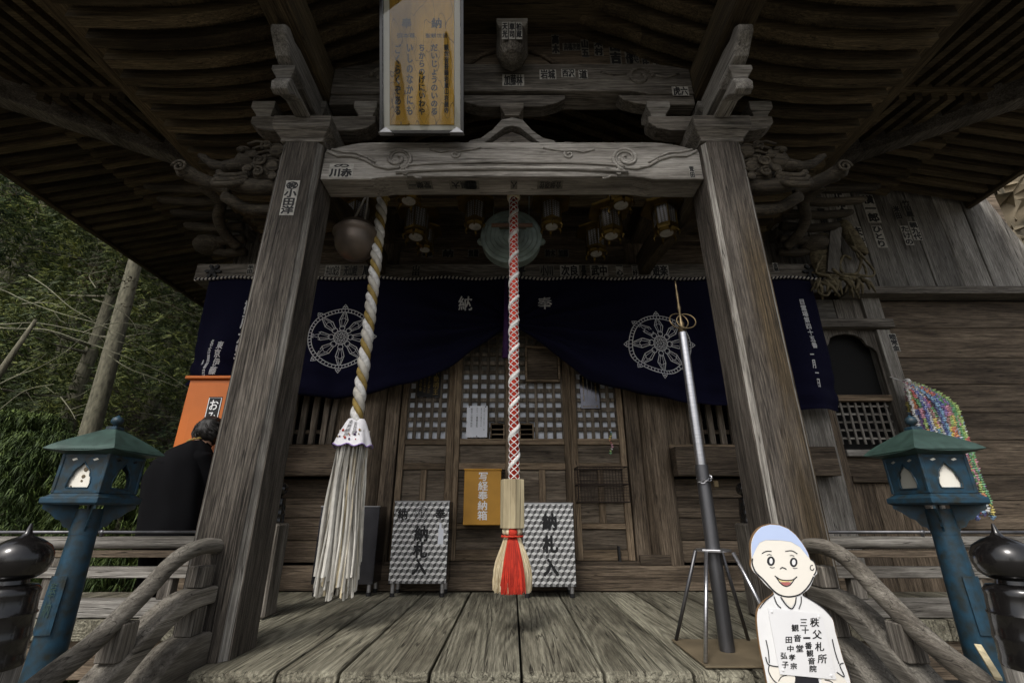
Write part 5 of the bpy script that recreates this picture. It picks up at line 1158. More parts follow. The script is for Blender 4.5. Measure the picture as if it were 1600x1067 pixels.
# ================================================================== BLUE PATH LANTERNS
def path_lantern(X, Y, panes, lab, s2):
    t = thing('path_lantern', lab, 'lantern', (X, Y, -1), 'blue metal lanterns beside the steps')
    lean = -.03 if X < 0 else 0
    b = MB(); b.lathe([(.085, -1.0), (.085, -.95), (.066, -.9), (.060, .1), (.045, .62)], (X, Y, 0), 24)
    for v in b.v: v.x += lean*(.62-v.z)*-.35
    b.build('post', 'blue', t, autosmooth=40)
    b = MB(); b.lathe([(.0475, .60), (.0475, .615), (.045, .70)], (X, Y, 0), 24); b.build('neck', 'blue', t, autosmooth=40)
    # access plate on the post
    sgx = -1 if X < 0 else 1
    b = MB(); pts = []
    for i in range(7):
        a = R(-90-32)+R(64)*i/6
        for z, rr in ((.25, .060), (.45, .0555)): pts.append((X+(rr+.004)*math.cos(a)-lean*.1*0+lean*(.62-z)*-.35, Y+(rr+.004)*math.sin(a), z))
    b.add(pts, [(i*2, i*2+2, i*2+3, i*2+1) for i in range(6)]); o = b.build('name_plate', 'blue', t); m_ = o.modifiers.new('s', 'SOLIDIFY'); m_.thickness = .004
    if X < 0:
        for zc2, tx in ((.37, '奉納'),):
            lettering(o, tx, lambda u, v: Vector((X+.0625*math.sin(u/.06)+lean*(.62-zc2)*-.35, Y-.0625*math.cos(u/.06)-.003, zc2+v)), .03, .12, 'blue_roof', vertical=True, bold=0)
    # scalloped brackets under the tray
    for a in range(4):
        ang = PI/4+a*PI/2; d = Vector((math.cos(ang), math.sin(ang), 0)); n_ = Vector((-d.y, d.x, 0))*.004
        q = [(.04, .60), (.055, .625), (.07, .63), (.085, .655), (.10, .66), (.125, .685), (.15, .70), (.15, .715), (.04, .715)]
        P = [Vector((X, Y, 0))+d*r_+Vector((0, 0, z)) for r_, z in q]; b = MB(); m2 = len(P)
        b.add([p+n_ for p in P]+[p-n_ for p in P], [tuple(range(m2)), tuple(range(2*m2-1, m2-1, -1))]+[(i, i+m2, (i+1) % m2+m2, (i+1) % m2) for i in range(m2)]); b.build('bracket', 'blue', t)
    h = .118
    b = MB(); b.lathe([(h*1.30, .715), (h*1.414, .722), (h*1.414, .742), (h*1.30, .748), (h*1.15, .760)], (X, Y, 0), 4); b.build('tray', 'blue', t, bevel=.002)
    hb = .094; zb0, zb1 = .76, .925
    plank('light_core', t, 'pane', X-.02, X+.02, Y-.02, Y+.02, .762, .80, .002)
    # four pierced walls with an ogee window and two small diamonds
    og = [(-.042, .022), (.042, .022), (.046, .040), (.042, .062), (.036, .068), (.034, .082), (.026, .094), (.014, .104), (0, .122), (-.014, .104), (-.026, .094), (-.034, .082), (-.036, .068), (-.042, .062), (-.046, .040)]
    H_ = zb1-zb0
    for side in range(4):
        ang = side*PI/2; ca, sa = math.cos(ang), math.sin(ang)
        T = lambda u, v, d: Vector((X+u*ca+(hb-d)*sa, Y+u*sa-(hb-d)*ca, zb0+v))
        b = MB(); outer = [(-hb, 0), (hb, 0), (hb, H_), (-hb, H_)]
        # ring faces: wall around the opening
        ogs = og; n = len(ogs)
        def proj(p):
            # matching point on the outer rectangle
            cx_, cy_ = 0, .065; dx, dy = p[0]-cx_, p[1]-cy_; k = min(((hb-.0)/abs(dx)) if abs(dx) > 1e-6 else 9e9, ((H_-cy_)/dy if dy > 0 else cy_/-dy) if abs(dy) > 1e-6 else 9e9)
            return (cx_+dx*k, cy_+dy*k)
        ext = []
        pts = [(p, proj(p)) for p in ogs]
        # add rectangle corners by angle order
        ringi = []; ringo = []
        allp = [(math.atan2(p[1]-.065, p[0]), p, q) for p, q in pts]
        for cx2, cy2 in outer:
            a_ = math.atan2(cy2-.065, cx2); # inner partner: nearest inner point by angle
            inn = min(ogs, key=lambda p: abs(math.atan2(math.sin(math.atan2(p[1]-.065, p[0])-a_), math.cos(math.atan2(p[1]-.065, p[0])-a_))))
            allp.append((a_, inn, (cx2, cy2)))
        allp.sort(key=lambda e_: e_[0])
        m2 = len(allp); f_ = [T(e_[1][0], e_[1][1], 0) for e_ in allp]+[T(e_[2][0], e_[2][1], 0) for e_ in allp]
        b.add(f_, [(i, (i+1) % m2, (i+1) % m2+m2, i+m2) for i in range(m2)])
        o = b.build('lantern_wall', 'blue', t, fix=True); m_ = o.modifiers.new('s', 'SOLIDIFY'); m_.thickness = .006; m_.offset = 0
        b = MB(); b.tube([T(p[0]*1.06, (p[1]-.065)*1.05+.065, -.003) for p in ogs]+[T(ogs[0][0]*1.06, (ogs[0][1]-.065)*1.05+.065, -.003)], .0032, 5); b.build('window_trim', 'blue', t, smooth=True)
        mt = panes.get(side)
        if mt: b = MB(); b.add([T(p[0]*1.1, (p[1]-.065)*1.1+.065, .008) for p in ogs], [tuple(range(n))]); b.build('window_pane', mt, t, fix=False)
        for sx_ in (-1, 1):
            b = MB(); b.add([T(sx_*.044+p, .134+q, -.0045) for p, q in ((-.013, 0), (-.004, -.006), (.013, 0), (.004, .006))], [(0, 1, 2, 3)]); b.build('diamond_light', mt or 'black', t, fix=False)
        for v0, v1 in ((0, .010), (H_-.022, H_-.012)):
            b = MB(); q = [T(-hb-.003, v0, -.005), T(hb+.003, v0, -.005), T(hb+.003, v1, -.005), T(-hb-.003, v1, -.005), T(-hb, v0, .0), T(hb, v0, .0), T(hb, v1, .0), T(-hb, v1, .0)]
            b.add(q, [(0, 1, 2, 3), (4, 7, 6, 5), (0, 4, 5, 1), (3, 2, 6, 7), (0, 3, 7, 4), (1, 5, 6, 2)]); b.build('wall_band', 'blue', t)
    for dx in (-1, 1):
        for dy in (-1, 1): plank('corner_bar', t, 'blue', X+dx*hb-.007, X+dx*hb+.007, Y+dy*hb-.007, Y+dy*hb+.007, zb0, zb1-.002, .002)
    # flared roof
    e = .148; b = MB(); N = 8; vs = []
    ze, za_ = .925, 1.035
    for j in range(N+1):
        tt = j/N; r_ = e*(1-tt)+.020*tt; z = ze+(za_-ze)*(tt**.80)+.0
        ring = []
        for sd_ in range(4):
            for i in range(6):
                u = i/6; a0 = [(-1, -1), (1, -1), (1, 1), (-1, 1)][sd_]; a1 = [(-1, -1), (1, -1), (1, 1), (-1, 1)][(sd_+1) % 4]; x = a0[0]+(a1[0]-a0[0])*u; y = a0[1]+(a1[1]-a0[1])*u
                lift = .010*(abs(2*u-1)**2.5)*(1-tt)**2; vs.append((X+x*r_, Y+y*r_, z+lift))
    b.add(vs, [(j*24+i, j*24+(i+1) % 24, (j+1)*24+(i+1) % 24, (j+1)*24+i) for j in range(N) for i in range(24)]+[tuple(range(N*24, N*24+24))])
    b.add([(X+x*e, Y+y*e, ze-.003+.010) for x, y in ((-1, -1), (1, -1), (1, 1), (-1, 1))]+[(X+x*.095, Y+y*.095, ze-.010) for x, y in ((-1, -1), (1, -1), (1, 1), (-1, 1))], [(0, 1, 5, 4), (1, 2, 6, 5), (2, 3, 7, 6), (3, 0, 4, 7)])
    b.build('lantern_roof', 'blue_roof', t)
    plank('roof_cap', t, 'blue', X-.024, X+.024, Y-.024, Y+.024, 1.030, 1.046, .003)
    b = MB(); b.lathe([(.008, 1.046), (.010, 1.054), (.022, 1.062), (.024, 1.074), (.019, 1.086), (.006, 1.094), (.002, 1.098)], (X, Y, 0), 18); b.build('finial', 'blue', t, smooth=True)
path_lantern(-1.79, 2.06, {0: 'pane'}, 'blue metal path lantern left of the steps, pane stained with brown spots', 1)
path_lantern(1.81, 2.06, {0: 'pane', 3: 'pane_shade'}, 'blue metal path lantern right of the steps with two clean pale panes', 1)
for t in [o for o in bpy.data.objects if o.name.startswith('path_lantern')]: t.location.z -= .034
lp = [o for o in bpy.data.objects if o.name.startswith('path_lantern')][0]
b = MB()
for u, v, r_ in ((.006, .095, .010), (.004, .066, .008), (.002, .048, .005), (-.035, .026, .004)): b = MB(); b.ball((-1.79+u, 2.06-.0875, .76+v), r_, 8, 6, (1, .15, 1)); b.build('brown_stain', 'sheet_metal', lp)

# ================================================================== BANISTERS AND GLAZED NEWELS
def giboshi(b, X, Y, z0, s=1.0):
    prof = [(.115, 0), (.118, .012), (.112, .03), (.112, .075), (.116, .085), (.112, .095), (.106, .15), (.110, .158), (.104, .166), (.098, .215), (.100, .228), (.085, .245), (.055, .25), (.052, .262), (.070, .268), (.095, .285), (.106, .315), (.104, .345), (.088, .372), (.055, .392), (.022, .404), (.012, .418), (.004, .445)]
    b.lathe([(r*s*.86, z*s) for r, z in prof], (X, Y, z0), 40)
def rectloft(path, x0, x1, h):
    b = MB(); vs = []; n = len(path)
    for i, (y, z) in enumerate(path):
        a = path[max(i-1, 0)]; c = path[min(i+1, n-1)]; dy, dz = c[0]-a[0], c[1]-a[1]; L = math.hypot(dy, dz); ny, nz = -dz/L*h/2, dy/L*h/2
        if nz < 0: ny, nz = -ny, -nz
        vs += [(x0, y+ny, z+nz), (x1, y+ny, z+nz), (x1, y-ny, z-nz), (x0, y-ny, z-nz)]
    b.add(vs, [(i*4+k, i*4+(k+1) % 4, (i+1)*4+(k+1) % 4, (i+1)*4+k) for i in range(n-1) for k in range(4)]+[(0, 1, 2, 3), ((n-1)*4, (n-1)*4+1, (n-1)*4+2, (n-1)*4+3)]); return b
for sgn, side in ((-1, 'left'), (1, 'right')):
    t = thing('stair_banister', 'curved timber banister with black glazed newel cap on the %s of the steps' % side, 'banister', (sgn*1.5, 2.0, -1))
    def P(px, py, X): v = atX(px, py, -X); return (v.y, v.z)
    p1 = smoothpath([Vector((sgn*1.47, *P(*q, 1.47))) for q in ((340, 853), (318, 853), (290, 864), (262, 886), (225, 926), (150, 1000), (75, 1060))]+[Vector((sgn*1.49, 1.60, .085))], 6)
    b = MB(); b.tube(p1, [.035+.004*noise.noise(p*4) for p in p1], 14); b.build('top_rail', 'rail', t, smooth=True)
    p2 = [(v.x, v.y) for v in smoothpath([Vector((2.478, .285, 0)), Vector((2.38, .285, 0)), Vector((2.27, .27, 0)), Vector((2.13, .205, 0)), Vector((1.98, .10, 0)), Vector((1.80, -.03, 0)), Vector((1.60, -.17, 0))], 5)]
    rectloft(p2, sgn*1.415, sgn*1.525, .075).build('middle_rail', 'rail', t, bevel=.012)
    p3 = [(v.x, v.y) for v in smoothpath([Vector((2.478, .03, 0)), Vector((2.38, .03, 0)), Vector((2.28, .0, 0)), Vector((2.16, -.09, 0)), Vector((1.90, -.30, 0)), Vector((1.60, -.52, 0))], 5)]
    rectloft(p3, sgn*1.40, sgn*1.54, .20).build('stringer', 'rail', t, bevel=.012)
    for y, z0, z1 in ((2.40, .325, .415), (2.40, .13, .245), (1.98, .14, .265)):
        plank('rail_strut', t, 'grey_z', sgn*1.47-.04, sgn*1.47+.04, y-.04, y+.04, z0, z1)
    NXp, NYp = sgn*1.50, 1.53
    b = MB(); b.lathe([(.085, -1.0), (.085, .235), (.078, .247)], (NXp, NYp, 0), 32); np_ = b.build('newel_post', 'pale_z', t, autosmooth=40)
    b = MB(); giboshi(b, NXp, NYp, .236, .86); b.build('newel_cap', 'giboshi', np_, autosmooth=50)

# ================================================================== VERANDA RAILINGS
for sgn, side in ((-1, 'left'), (1, 'right')):
    t = thing('veranda_railing', 'low weathered veranda railing to the %s of the porch pillars' % side, 'railing', (sgn*3, 3.5, 0))
    xa, xb_ = sgn*1.79, sgn*5.0
    b = MB(); b.tube([(xa, 3.5, .455), ((xa+xb_)/2, 3.5, .452), (xb_, 3.5, .458)], .042, 14); b.build('round_rail', 'pale_x', t, smooth=True)
    plank('flat_rail', t, 'brown_x', *sorted((xa, xb_)), 3.465, 3.535, .36, .405); plank('flat_rail', t, 'pale_x', *sorted((xa, xb_)), 3.45, 3.55, .235, .30); plank('bottom_rail', t, 'pale_x', *sorted((xa, xb_)), 3.43, 3.55, .004, .105)
    for x in (2.35, 3.15, 3.95, 4.8):
        X = sgn*x; plank('rail_post', t, 'grey_z', X-.045, X+.045, 3.465, 3.535, .106, .234); plank('rail_post', t, 'grey_z', X-.035, X+.035, 3.47, 3.53, .301, .359)
    b = MB(); b.tube([(sgn*2.2, 3.49, .522), (xb_, 3.49, .520)], .011, 8)
    for x in (2.9, 3.7, 4.4): b.ball((sgn*x, 3.49, .52), .02, 8, 6); b.tube([(sgn*x, 3.49, .49), (sgn*x, 3.49, .53)], .012, 6)
    b.build('pipe_rail', 'pipe', t, smooth=True)
    X = sgn*1.70; plank('newel_post', t, 'grey_z', X-.085, X+.085, 3.40, 3.57, .003, .58, .012)
    b = MB(); giboshi(b, X, 3.485, .582, .70); b.build('newel_cap', 'giboshi', t, autosmooth=50)

# ================================================================== MONK CUT-OUT
YM = 2.20
def U(u, v, d=0): p = at(1160+u/4.233, 815+v/4.233, YM); return Vector((p.x, YM-d, max(p.z, -.198)))
mk = thing('monk_cutout', 'painted plywood cut-out of a smiling monk in white robe holding a sheet', 'cutout sign', (1.25, YM, -.2))
def cut(name, mat, pts, d, th=.0007, par=mk, smooth_=True):
    P = [(p[0], p[1]) for p in pts]
    if smooth_:
        Q = [Vector((p[0], p[1], 0)) for p in P]; Q = smoothpath(Q+[Q[0]], 4)[:-1]; P = [(q.x, q.y) for q in Q]
    b = MB(); n = len(P); b.add([U(u, v, d) for u, v in P]+[U(u, v, d-th) for u, v in P], [tuple(range(n)), tuple(range(2*n-1, n-1, -1))]+[(i, i+n, (i+1) % n+n, (i+1) % n) for i in range(n)])
    return b.build(name, mat, par)
head = [(55, 240), (52, 140), (75, 75), (120, 30), (180, 13), (240, 18), (300, 42), (350, 82), (397, 140), (432, 200), (450, 248), (478, 262), (492, 300), (494, 335), (478, 352), (462, 395), (436, 440), (395, 478)]
body_r = [(440, 505), (500, 540), (560, 595), (600, 650), (615, 720), (640, 810), (668, 910), (700, 1000), (722, 1090), (735, 1250), (735, 1420)]
body_l = [(205, 1420), (195, 1250), (165, 1090), (140, 960), (115, 840), (98, 720), (92, 620), (108, 560), (150, 515), (205, 470)]
head_l = [(150, 412), (100, 355), (68, 322), (52, 285)]
outline = head+body_r+body_l+head_l
cut('board', 'board_edge', outline, .0, .010)
def inset(pts, k, c):
    return [(c[0]+(p[0]-c[0])*k, c[1]+(p[1]-c[1])*k) for p in pts]
cut('white_paint', 'white', inset(outline, .985, (380, 700)), .001)
cut('skin_paint', 'cream', inset(head+[(350, 492), (300, 498), (250, 486), (205, 466)]+head_l, .975, (270, 260)), .002)
cut('hair_paint', 'sky_paint', inset([(58, 240), (55, 140), (77, 77), (121, 32), (180, 15), (240, 20), (300, 44), (350, 85), (395, 142), (430, 202), (442, 238), (415, 208), (380, 165), (320, 130), (250, 120), (150, 118), (110, 135), (85, 175)], .985, (260, 170)), .003, smooth_=False)
cut('neck_paint', 'cream', [(255, 492), (350, 492), (345, 530), (320, 568), (285, 530)], .0025, smooth_=False)
F_ = lambda d: (lambda u, v: U(u, v, d))
def ln(pts, w, d=.0038): Q = [(q.x, q.y) for q in smoothpath([Vector((p[0], p[1], 0)) for p in pts], 5)]; b = MB(); ribbon(b, Q, w*.95, F_(d)); b.build('painted_line', 'line', mk, fix=False)
ln([(64, 240), (62, 275), (85, 330), (140, 385), (205, 455), (255, 485), (310, 493), (370, 480), (410, 450), (445, 405), (466, 360)], 10)
ln([(445, 245), (470, 262), (484, 300), (482, 330), (468, 350)], 8); ln([(462, 285), (448, 290), (446, 310), (462, 318), (470, 306)], 6)
ln([(125, 208), (155, 193), (190, 193)], 6); ln([(280, 193), (325, 190), (360, 210)], 6); ln([(160, 218), (175, 214), (190, 219)], 4); ln([(310, 222), (325, 220), (340, 226)], 4)
ln([(245, 310), (262, 300), (288, 312)], 7); ln([(178, 298), (195, 302), (210, 298)], 4); ln([(330, 303), (345, 307), (360, 303)], 4)
ln([(210, 355), (250, 380), (300, 385), (335, 378), (358, 360)], 7); ln([(222, 365), (250, 405), (285, 424), (315, 412), (345, 370)], 6)
ln([(110, 570), (150, 520), (205, 475)], 7); ln([(395, 482), (470, 525), (540, 575), (585, 625)], 7); ln([(205, 490), (225, 540), (252, 568)], 7); ln([(250, 495), (285, 545), (322, 572), (345, 540), (352, 495)], 8); ln([(385, 490), (385, 530), (370, 574)], 7)
ln([(152, 778), (168, 850), (175, 930)], 7); ln([(590, 772), (610, 860), (635, 935)], 7); ln([(150, 890), (170, 940), (235, 955)], 8); ln([(175, 940), (170, 985), (200, 1040), (235, 1070)], 7); ln([(235, 1050), (255, 1020), (290, 1010)], 6); ln([(665, 930), (640, 945), (670, 1020), (620, 990)], 7); ln([(690, 950), (708, 1010), (718, 1070)], 6)
ln([(540, 1040), (580, 1050), (600, 1070)], 6); ln([(350, 1030), (345, 1100)], 5); ln([(500, 1050), (510, 1120)], 5)
def ell(cx, cy, rx, ry, n=24): return [(cx+rx*math.cos(2*PI*i/n), cy+ry*math.sin(2*PI*i/n)) for i in range(n)]
cut('eye_paint', 'line', ell(186, 258, 26, 31), .0032, smooth_=False); cut('eye_white', 'white', ell(186, 258, 11, 19), .0042, smooth_=False)
cut('eye_paint', 'line', ell(336, 266, 25, 31), .0032, smooth_=False); cut('eye_white', 'white', ell(336, 266, 12, 19), .0042, smooth_=False)
cut('teeth_paint', 'tooth', [(232, 372), (250, 385), (300, 389), (335, 380), (325, 392), (270, 398), (245, 392)], .0030, smooth_=False); cut('tongue_paint', 'mouth', [(248, 398), (290, 396), (322, 398), (305, 416), (285, 421), (262, 412)], .0031, smooth_=False)
cut('hand_paint', 'cream', [(172, 945), (235, 958), (300, 1008), (345, 1020), (330, 1080), (240, 1085), (180, 1060)], .0022); cut('hand_paint', 'cream', [(520, 1030), (600, 1000), (640, 1010), (690, 1060), (680, 1110), (540, 1090)], .0022)
cut('trouser_paint', 'line', [(345, 1010), (500, 1030), (510, 1100), (480, 1420), (340, 1420), (330, 1100)], .0021, smooth_=False)
sh = cut('held_sheet', plain('translucent_vinyl_sheet', (.78, .78, .79), .35, var=.03), [(163, 567), (520, 605), (615, 1038), (243, 1003)], .006, .001, smooth_=False)
def scol(chars, u0, v0, u1, v1, s_):
    n = len(chars)
    for i, ch in enumerate(chars):
        k = i/(max(n-1, 1)); cu, cv = u0+(u1-u0)*k, v0+(v1-v0)*k; vs, fs = glyphs(ch, False, 0); ky = .22 if ch == '一' else 1
        for q, (du, dv) in enumerate(((0, 0), (1.3, .9), (-1.3, .9), (1.3, -.9), (-1.3, -.9))): bb.add([U(cu+x*s_+du, cv-y*s_*ky+dv, .0072+.0001*q) for x, y in vs], fs)
bb = MB()
scol('秩父札所', 470, 660, 520, 900, 58); scol('三十一番観音院', 398, 662, 460, 965, 44); scol('観音堂', 342, 697, 372, 832, 46); scol('田中孝宗', 300, 776, 332, 948, 40); scol('弘子', 268, 880, 276, 940, 42)
bb.build('lettering', 'ink', sh, fix=False)
b = MB()
for u, v in ((188, 590), (500, 622), (262, 975), (580, 1010)): c = U(u, v, .008); b.ball(c, .005, 8, 6, (1, .4, 1))
b.build('sheet_pin', 'white', mk)
# small pale leaflet board leaning by the right lantern
b = MB(); p0 = at(1530, 1010, 1.75); p1 = at(1552, 1050, 1.70); b.bar(at(1528, 1008, 1.95), at(1560, 1060, 1.80), .02, .012); o = b.build('wooden_stake', 'pale_new', None, bevel=.001); tag(o, 'short fresh yellow wooden stake beside the foot of the right blue lantern', 'stake')

# ================================================================== ORANGE FORTUNE BOX and visitor
YO = 3.95
Q = [at(x, y, YO) for x, y in ((276, 690), (293, 588), (352, 588), (352, 690))]
ob = thing('fortune_box', 'tall orange fortune-slip box with a black lettered label behind the left pillar', 'box', (-2.62, 4.1, 0))
xo0, xo1 = Q[1].x+.05, -2.22; zo = Q[1].z
plank('cabinet', ob, 'orange', xo0-.02, xo1, YO, YO+.34, .45, zo-.03, .008); plank('cabinet_lid', ob, 'orange', xo0-.05, xo1+.03, YO-.03, YO+.37, zo-.028, zo, .006)
plank('front_panel', ob, 'orange', xo0+.06, xo1-.02, YO-.006, YO-.001, .5, zo-.08, .002)
for xx in (xo0+.02, xo1-.05):
    for yy in (YO+.04, YO+.30): plank('leg', ob, 'orange', xx-.02, xx+.02, yy-.02, yy+.02, .0, .449)
c = at(329, 655, YO-.01); lb = plank('black_label', ob, 'ink', c.x-.058, c.x+.062, YO-.010, YO-.0065, c.z-.26, c.z+.20, .001)
b = MB(); ribbon(b, [(-.052, -.25), (.056, -.25), (.056, .19), (-.052, .19)], .006, lambda u, v: Vector((c.x+u, YO-.0112, c.z+v)), True); b.build('label_border', 'white', lb, fix=False)
lettering(lb, 'おみくじ', flat(c.x, YO-.0112, c.z-.03), .075, .40, 'white', vertical=True, bold=.01)
# visitor: one skinned figure stooping over the box
per = thing('person', 'visitor in a black coat seen from behind, stooping at the orange box', 'person', (-2.55, 3.75, 0))
J = {'pel': (-2.64, 3.74, .76, .16), 'sp1': (-2.66, 3.72, .88, .165), 'sp2': (-2.66, 3.71, .98, .17), 'ch': (-2.62, 3.72, 1.06, .15), 'nk': (-2.55, 3.76, 1.15, .06), 'hd': (-2.50, 3.80, 1.24, .095), 'hd2': (-2.475, 3.82, 1.31, .075),
     'sl': (-2.74, 3.70, .98, .08), 'el': (-2.79, 3.76, .80, .06), 'wl': (-2.70, 3.87, .78, .04), 'hl': (-2.66, 3.90, .78, .038), 'sr': (-2.45, 3.70, 1.03, .09), 'er': (-2.36, 3.78, .82, .065), 'wr': (-2.44, 3.88, .80, .045), 'hr': (-2.47, 3.90, .81, .04),
     'hpl': (-2.68, 3.75, .70, .11), 'kl': (-2.68, 3.72, .40, .085), 'al': (-2.68, 3.75, .09, .055), 'tl': (-2.75, 3.62, .045, .045), 'hpr': (-2.54, 3.75, .70, .12), 'kr': (-2.53, 3.70, .40, .085), 'ar': (-2.53, 3.75, .09, .055), 'tr': (-2.52, 3.88, .045, .045)}
J['tl'] = (-2.69, 3.88, .045, .045)
E = [('pel', 'sp1'), ('sp1', 'sp2'), ('sp2', 'ch'), ('ch', 'nk'), ('nk', 'hd'), ('hd', 'hd2'), ('ch', 'sl'), ('sl', 'el'), ('el', 'wl'), ('wl', 'hl'), ('ch', 'sr'), ('sr', 'er'), ('er', 'wr'), ('wr', 'hr'), ('pel', 'hpl'), ('hpl', 'kl'), ('kl', 'al'), ('al', 'tl'), ('pel', 'hpr'), ('hpr', 'kr'), ('kr', 'ar'), ('ar', 'tr')]
def skin(J, E, root, name, mat, parent, sub=2):
    names = list(J); me = bpy.data.meshes.new(name); org = Vector(J[root][:3]); me.from_pydata([Vector(J[n][:3])-org for n in names], [(names.index(a), names.index(c)) for a, c in E], [])
    o = link(name, me, parent, org); o.modifiers.new('skin', 'SKIN')
    for n, sv in zip(names, me.skin_vertices[0].data): sv.radius = (J[n][3], J[n][3]); sv.use_root = n == root
    s_ = o.modifiers.new('sub', 'SUBSURF'); s_.levels = s_.render_levels = sub
    dg = bpy.context.evaluated_depsgraph_get(); bpy.context.view_layer.update(); m2 = bpy.data.meshes.new_from_object(o.evaluated_get(bpy.context.evaluated_depsgraph_get()))
    o.modifiers.clear(); o.data = m2; m2.materials.clear(); m2.materials.append(M[mat]); m2.polygons.foreach_set('use_smooth', [True]*len(m2.polygons)); return o
bd = skin(J, E, 'pel', 'body', 'coat', per)
bd.data.materials.append(M['skin'])
for p in bd.data.polygons:
    cc = p.center+WL[bd.name]
    if (cc-Vector((-2.50, 3.80, 1.25))).length < .15 and cc.z > 1.17: p.material_index = 1
# coat: lofted over the back, hanging to hip height
b = MB(); NA = 36
secs = [(-2.585, 3.74, .40, .225, .19), (-2.59, 3.74, .60, .232, .20), (-2.60, 3.74, .72, .238, .20), (-2.61, 3.73, .84, .242, .20), (-2.618, 3.725, .92, .240, .195), (-2.61, 3.72, .99, .222, .185), (-2.60, 3.72, 1.05, .196, .17), (-2.59, 3.725, 1.10, .162, .145), (-2.585, 3.735, 1.145, .125, .115), (-2.565, 3.75, 1.185, .075, .08)]
vs = []
for x, y, z, a_, c_ in secs:
    for i in range(NA):
        an = 2*PI*i/NA; wv = 1+.035*math.sin(an*4+z*6)+.035*math.sin(an*9+z*9+math.sin(z*12))+.03*noise.noise(Vector((math.cos(an)*2, math.sin(an)*2, z*6))); tl = .12*math.cos(an)*(1 if z > 1.0 else .2)
        vs.append((x+a_*wv*math.cos(an), y+c_*wv*math.sin(an), z+tl*.12))
b.add(vs, [(j*NA+i, j*NA+(i+1) % NA, (j+1)*NA+(i+1) % NA, (j+1)*NA+i) for j in range(len(secs)-1) for i in range(NA)]); o = b.build('coat', 'coat', bd, smooth=True); o.modifiers.new('s', 'SUBSURF').render_levels = 2
b = MB(); b.tube([(-2.555+.075*math.cos(t*PI/8), 3.755+.07*math.sin(t*PI/8), 1.20+.02*math.cos(t*PI/8)) for t in range(17)], .008, 6); b.build('scarf_edge', 'rope_gold', bd, smooth=True)
b = MB(); b.ball((-2.495, 3.79, 1.285), .112, 28, 20, (.95, 1.05, 1.05))
for v in b.v: v += (v-Vector((-2.495, 3.79, 1.285)))*.26*noise.noise(v*24)
for k in range(170):
    a = random.uniform(0, 2*PI); e = random.uniform(-.4, 1.3); d = Vector((math.cos(a)*math.cos(e), math.sin(a)*math.cos(e), math.sin(e))); p = Vector((-2.495, 3.79, 1.285))+d*.108
    t2 = Vector((-d.y, d.x, -.9)).normalized()*random.uniform(.03, .06); b.tube([p, p+t2*.6+d*.016, p+t2+d*.010], [.007, .005, .0015], 4, False)
b.build('hair', 'hair', bd, smooth=True)
# ================================================================== FOREST
def tuft(b, c, s, n, droop, aspect=.16):
    """a spray of thin leaf blades radiating from c"""
    for _ in range(n):
        a = random.uniform(0, 2*PI); e = random.uniform(-.5, .7)-droop; d = Vector((math.cos(a)*math.cos(e), math.sin(a)*math.cos(e), math.sin(e)))*s*random.uniform(.6, 1.2)
        sd = d.cross(Vector((random.uniform(-1, 1), random.uniform(-1, 1), 1))).normalized()*s*aspect
        tip = c+d+Vector((0, 0, -droop*s*.4)); b.v += [c+d*.1-sd*.4, c+d*.1+sd*.4, c+d*.6+sd*.5, tip]; k = len(b.v); b.f += [(k-4, k-3, k-2), (k-4, k-2, k-1)]; b.mi += [0, 0]
def crown_mesh(H, Rd, z0, ntuft, s, droop, seed, aspect=.16, n=9):
    random.seed(seed); b = MB()
    for k in range(ntuft):
        t = random.random()**.8; z = z0+(H-z0)*t; rr = Rd*(1-t)**.75*(.75+.35*math.sin(t*23+seed))+.15; a = random.uniform(0, 2*PI); q = random.random()**.5
        gap = noise.noise(Vector((math.cos(a)*2.2+seed, math.sin(a)*2.2, z*.55)))
        if gap < -.12: continue
        c = Vector((rr*q*math.cos(a), rr*q*math.sin(a), z-.28*rr*q)); tuft(b, c, s*random.uniform(.7, 1.3), n, droop, aspect)
    return b
def bl_mesh(b, name, mat): me = bpy.data.meshes.new(name); me.from_pydata(b.v, [], b.f); me.materials.append(M[mat]); return me
kinds = []
for i, (mt, dr, sd_) in enumerate((('leaf_dark', .35, 5), ('leaf_green', .45, 9), ('leaf_blue', .3, 13))):
    kinds.append((bl_mesh(crown_mesh(11, 2.6, .5, 7500, .17, dr, sd_, .085, 8), 'crown', mt), 11))
def trunk_mesh(H, r, seed=0, lean=0):
    random.seed(seed); b = MB(); pts = [Vector((.12*noise.noise(Vector((i*.4, seed, 0))), .12*noise.noise(Vector((seed, i*.4, 0))), H*i/10-.6)) for i in range(11)]
    b.tube(pts, [r*(1-.75*i/10) for i in range(11)], 10)
    for k in range(26):
        z = H*(.12+.8*random.random()); a = random.uniform(0, 6.28); L = 1.6*(1-z/H)+.5; d = Vector((math.cos(a), math.sin(a), -.1)); p = Vector((0, 0, z)); b.tube([p, p+d*L*.5, p+d*L+Vector((0, 0, .1))], [.045*(1-z/H)+.015, .02, .006], 4, False)
    return b
tb = trunk_mesh(10, .17, 3); tme = bl_mesh(tb, 'trunk', 'bark'); tme.polygons.foreach_set('use_smooth', [True]*len(tme.polygons))
random.seed(21)
desc = ['dark conifer', 'yellow-green conifer', 'bluish conifer']
where = ['standing behind the leaning grey trunk', 'at the left edge of the hillside', 'low on the slope beyond the railing', 'high on the slope above the others', 'close to the eave corner', 'beyond the bare twigs', 'deep in the wood past the blue lantern', 'just left of the navy curtain edge', 'tucked between two taller trees', 'on the far slope', 'at the foot of the hill', 'behind the young pines', 'rising along the ridge', 'half hidden by its neighbours']
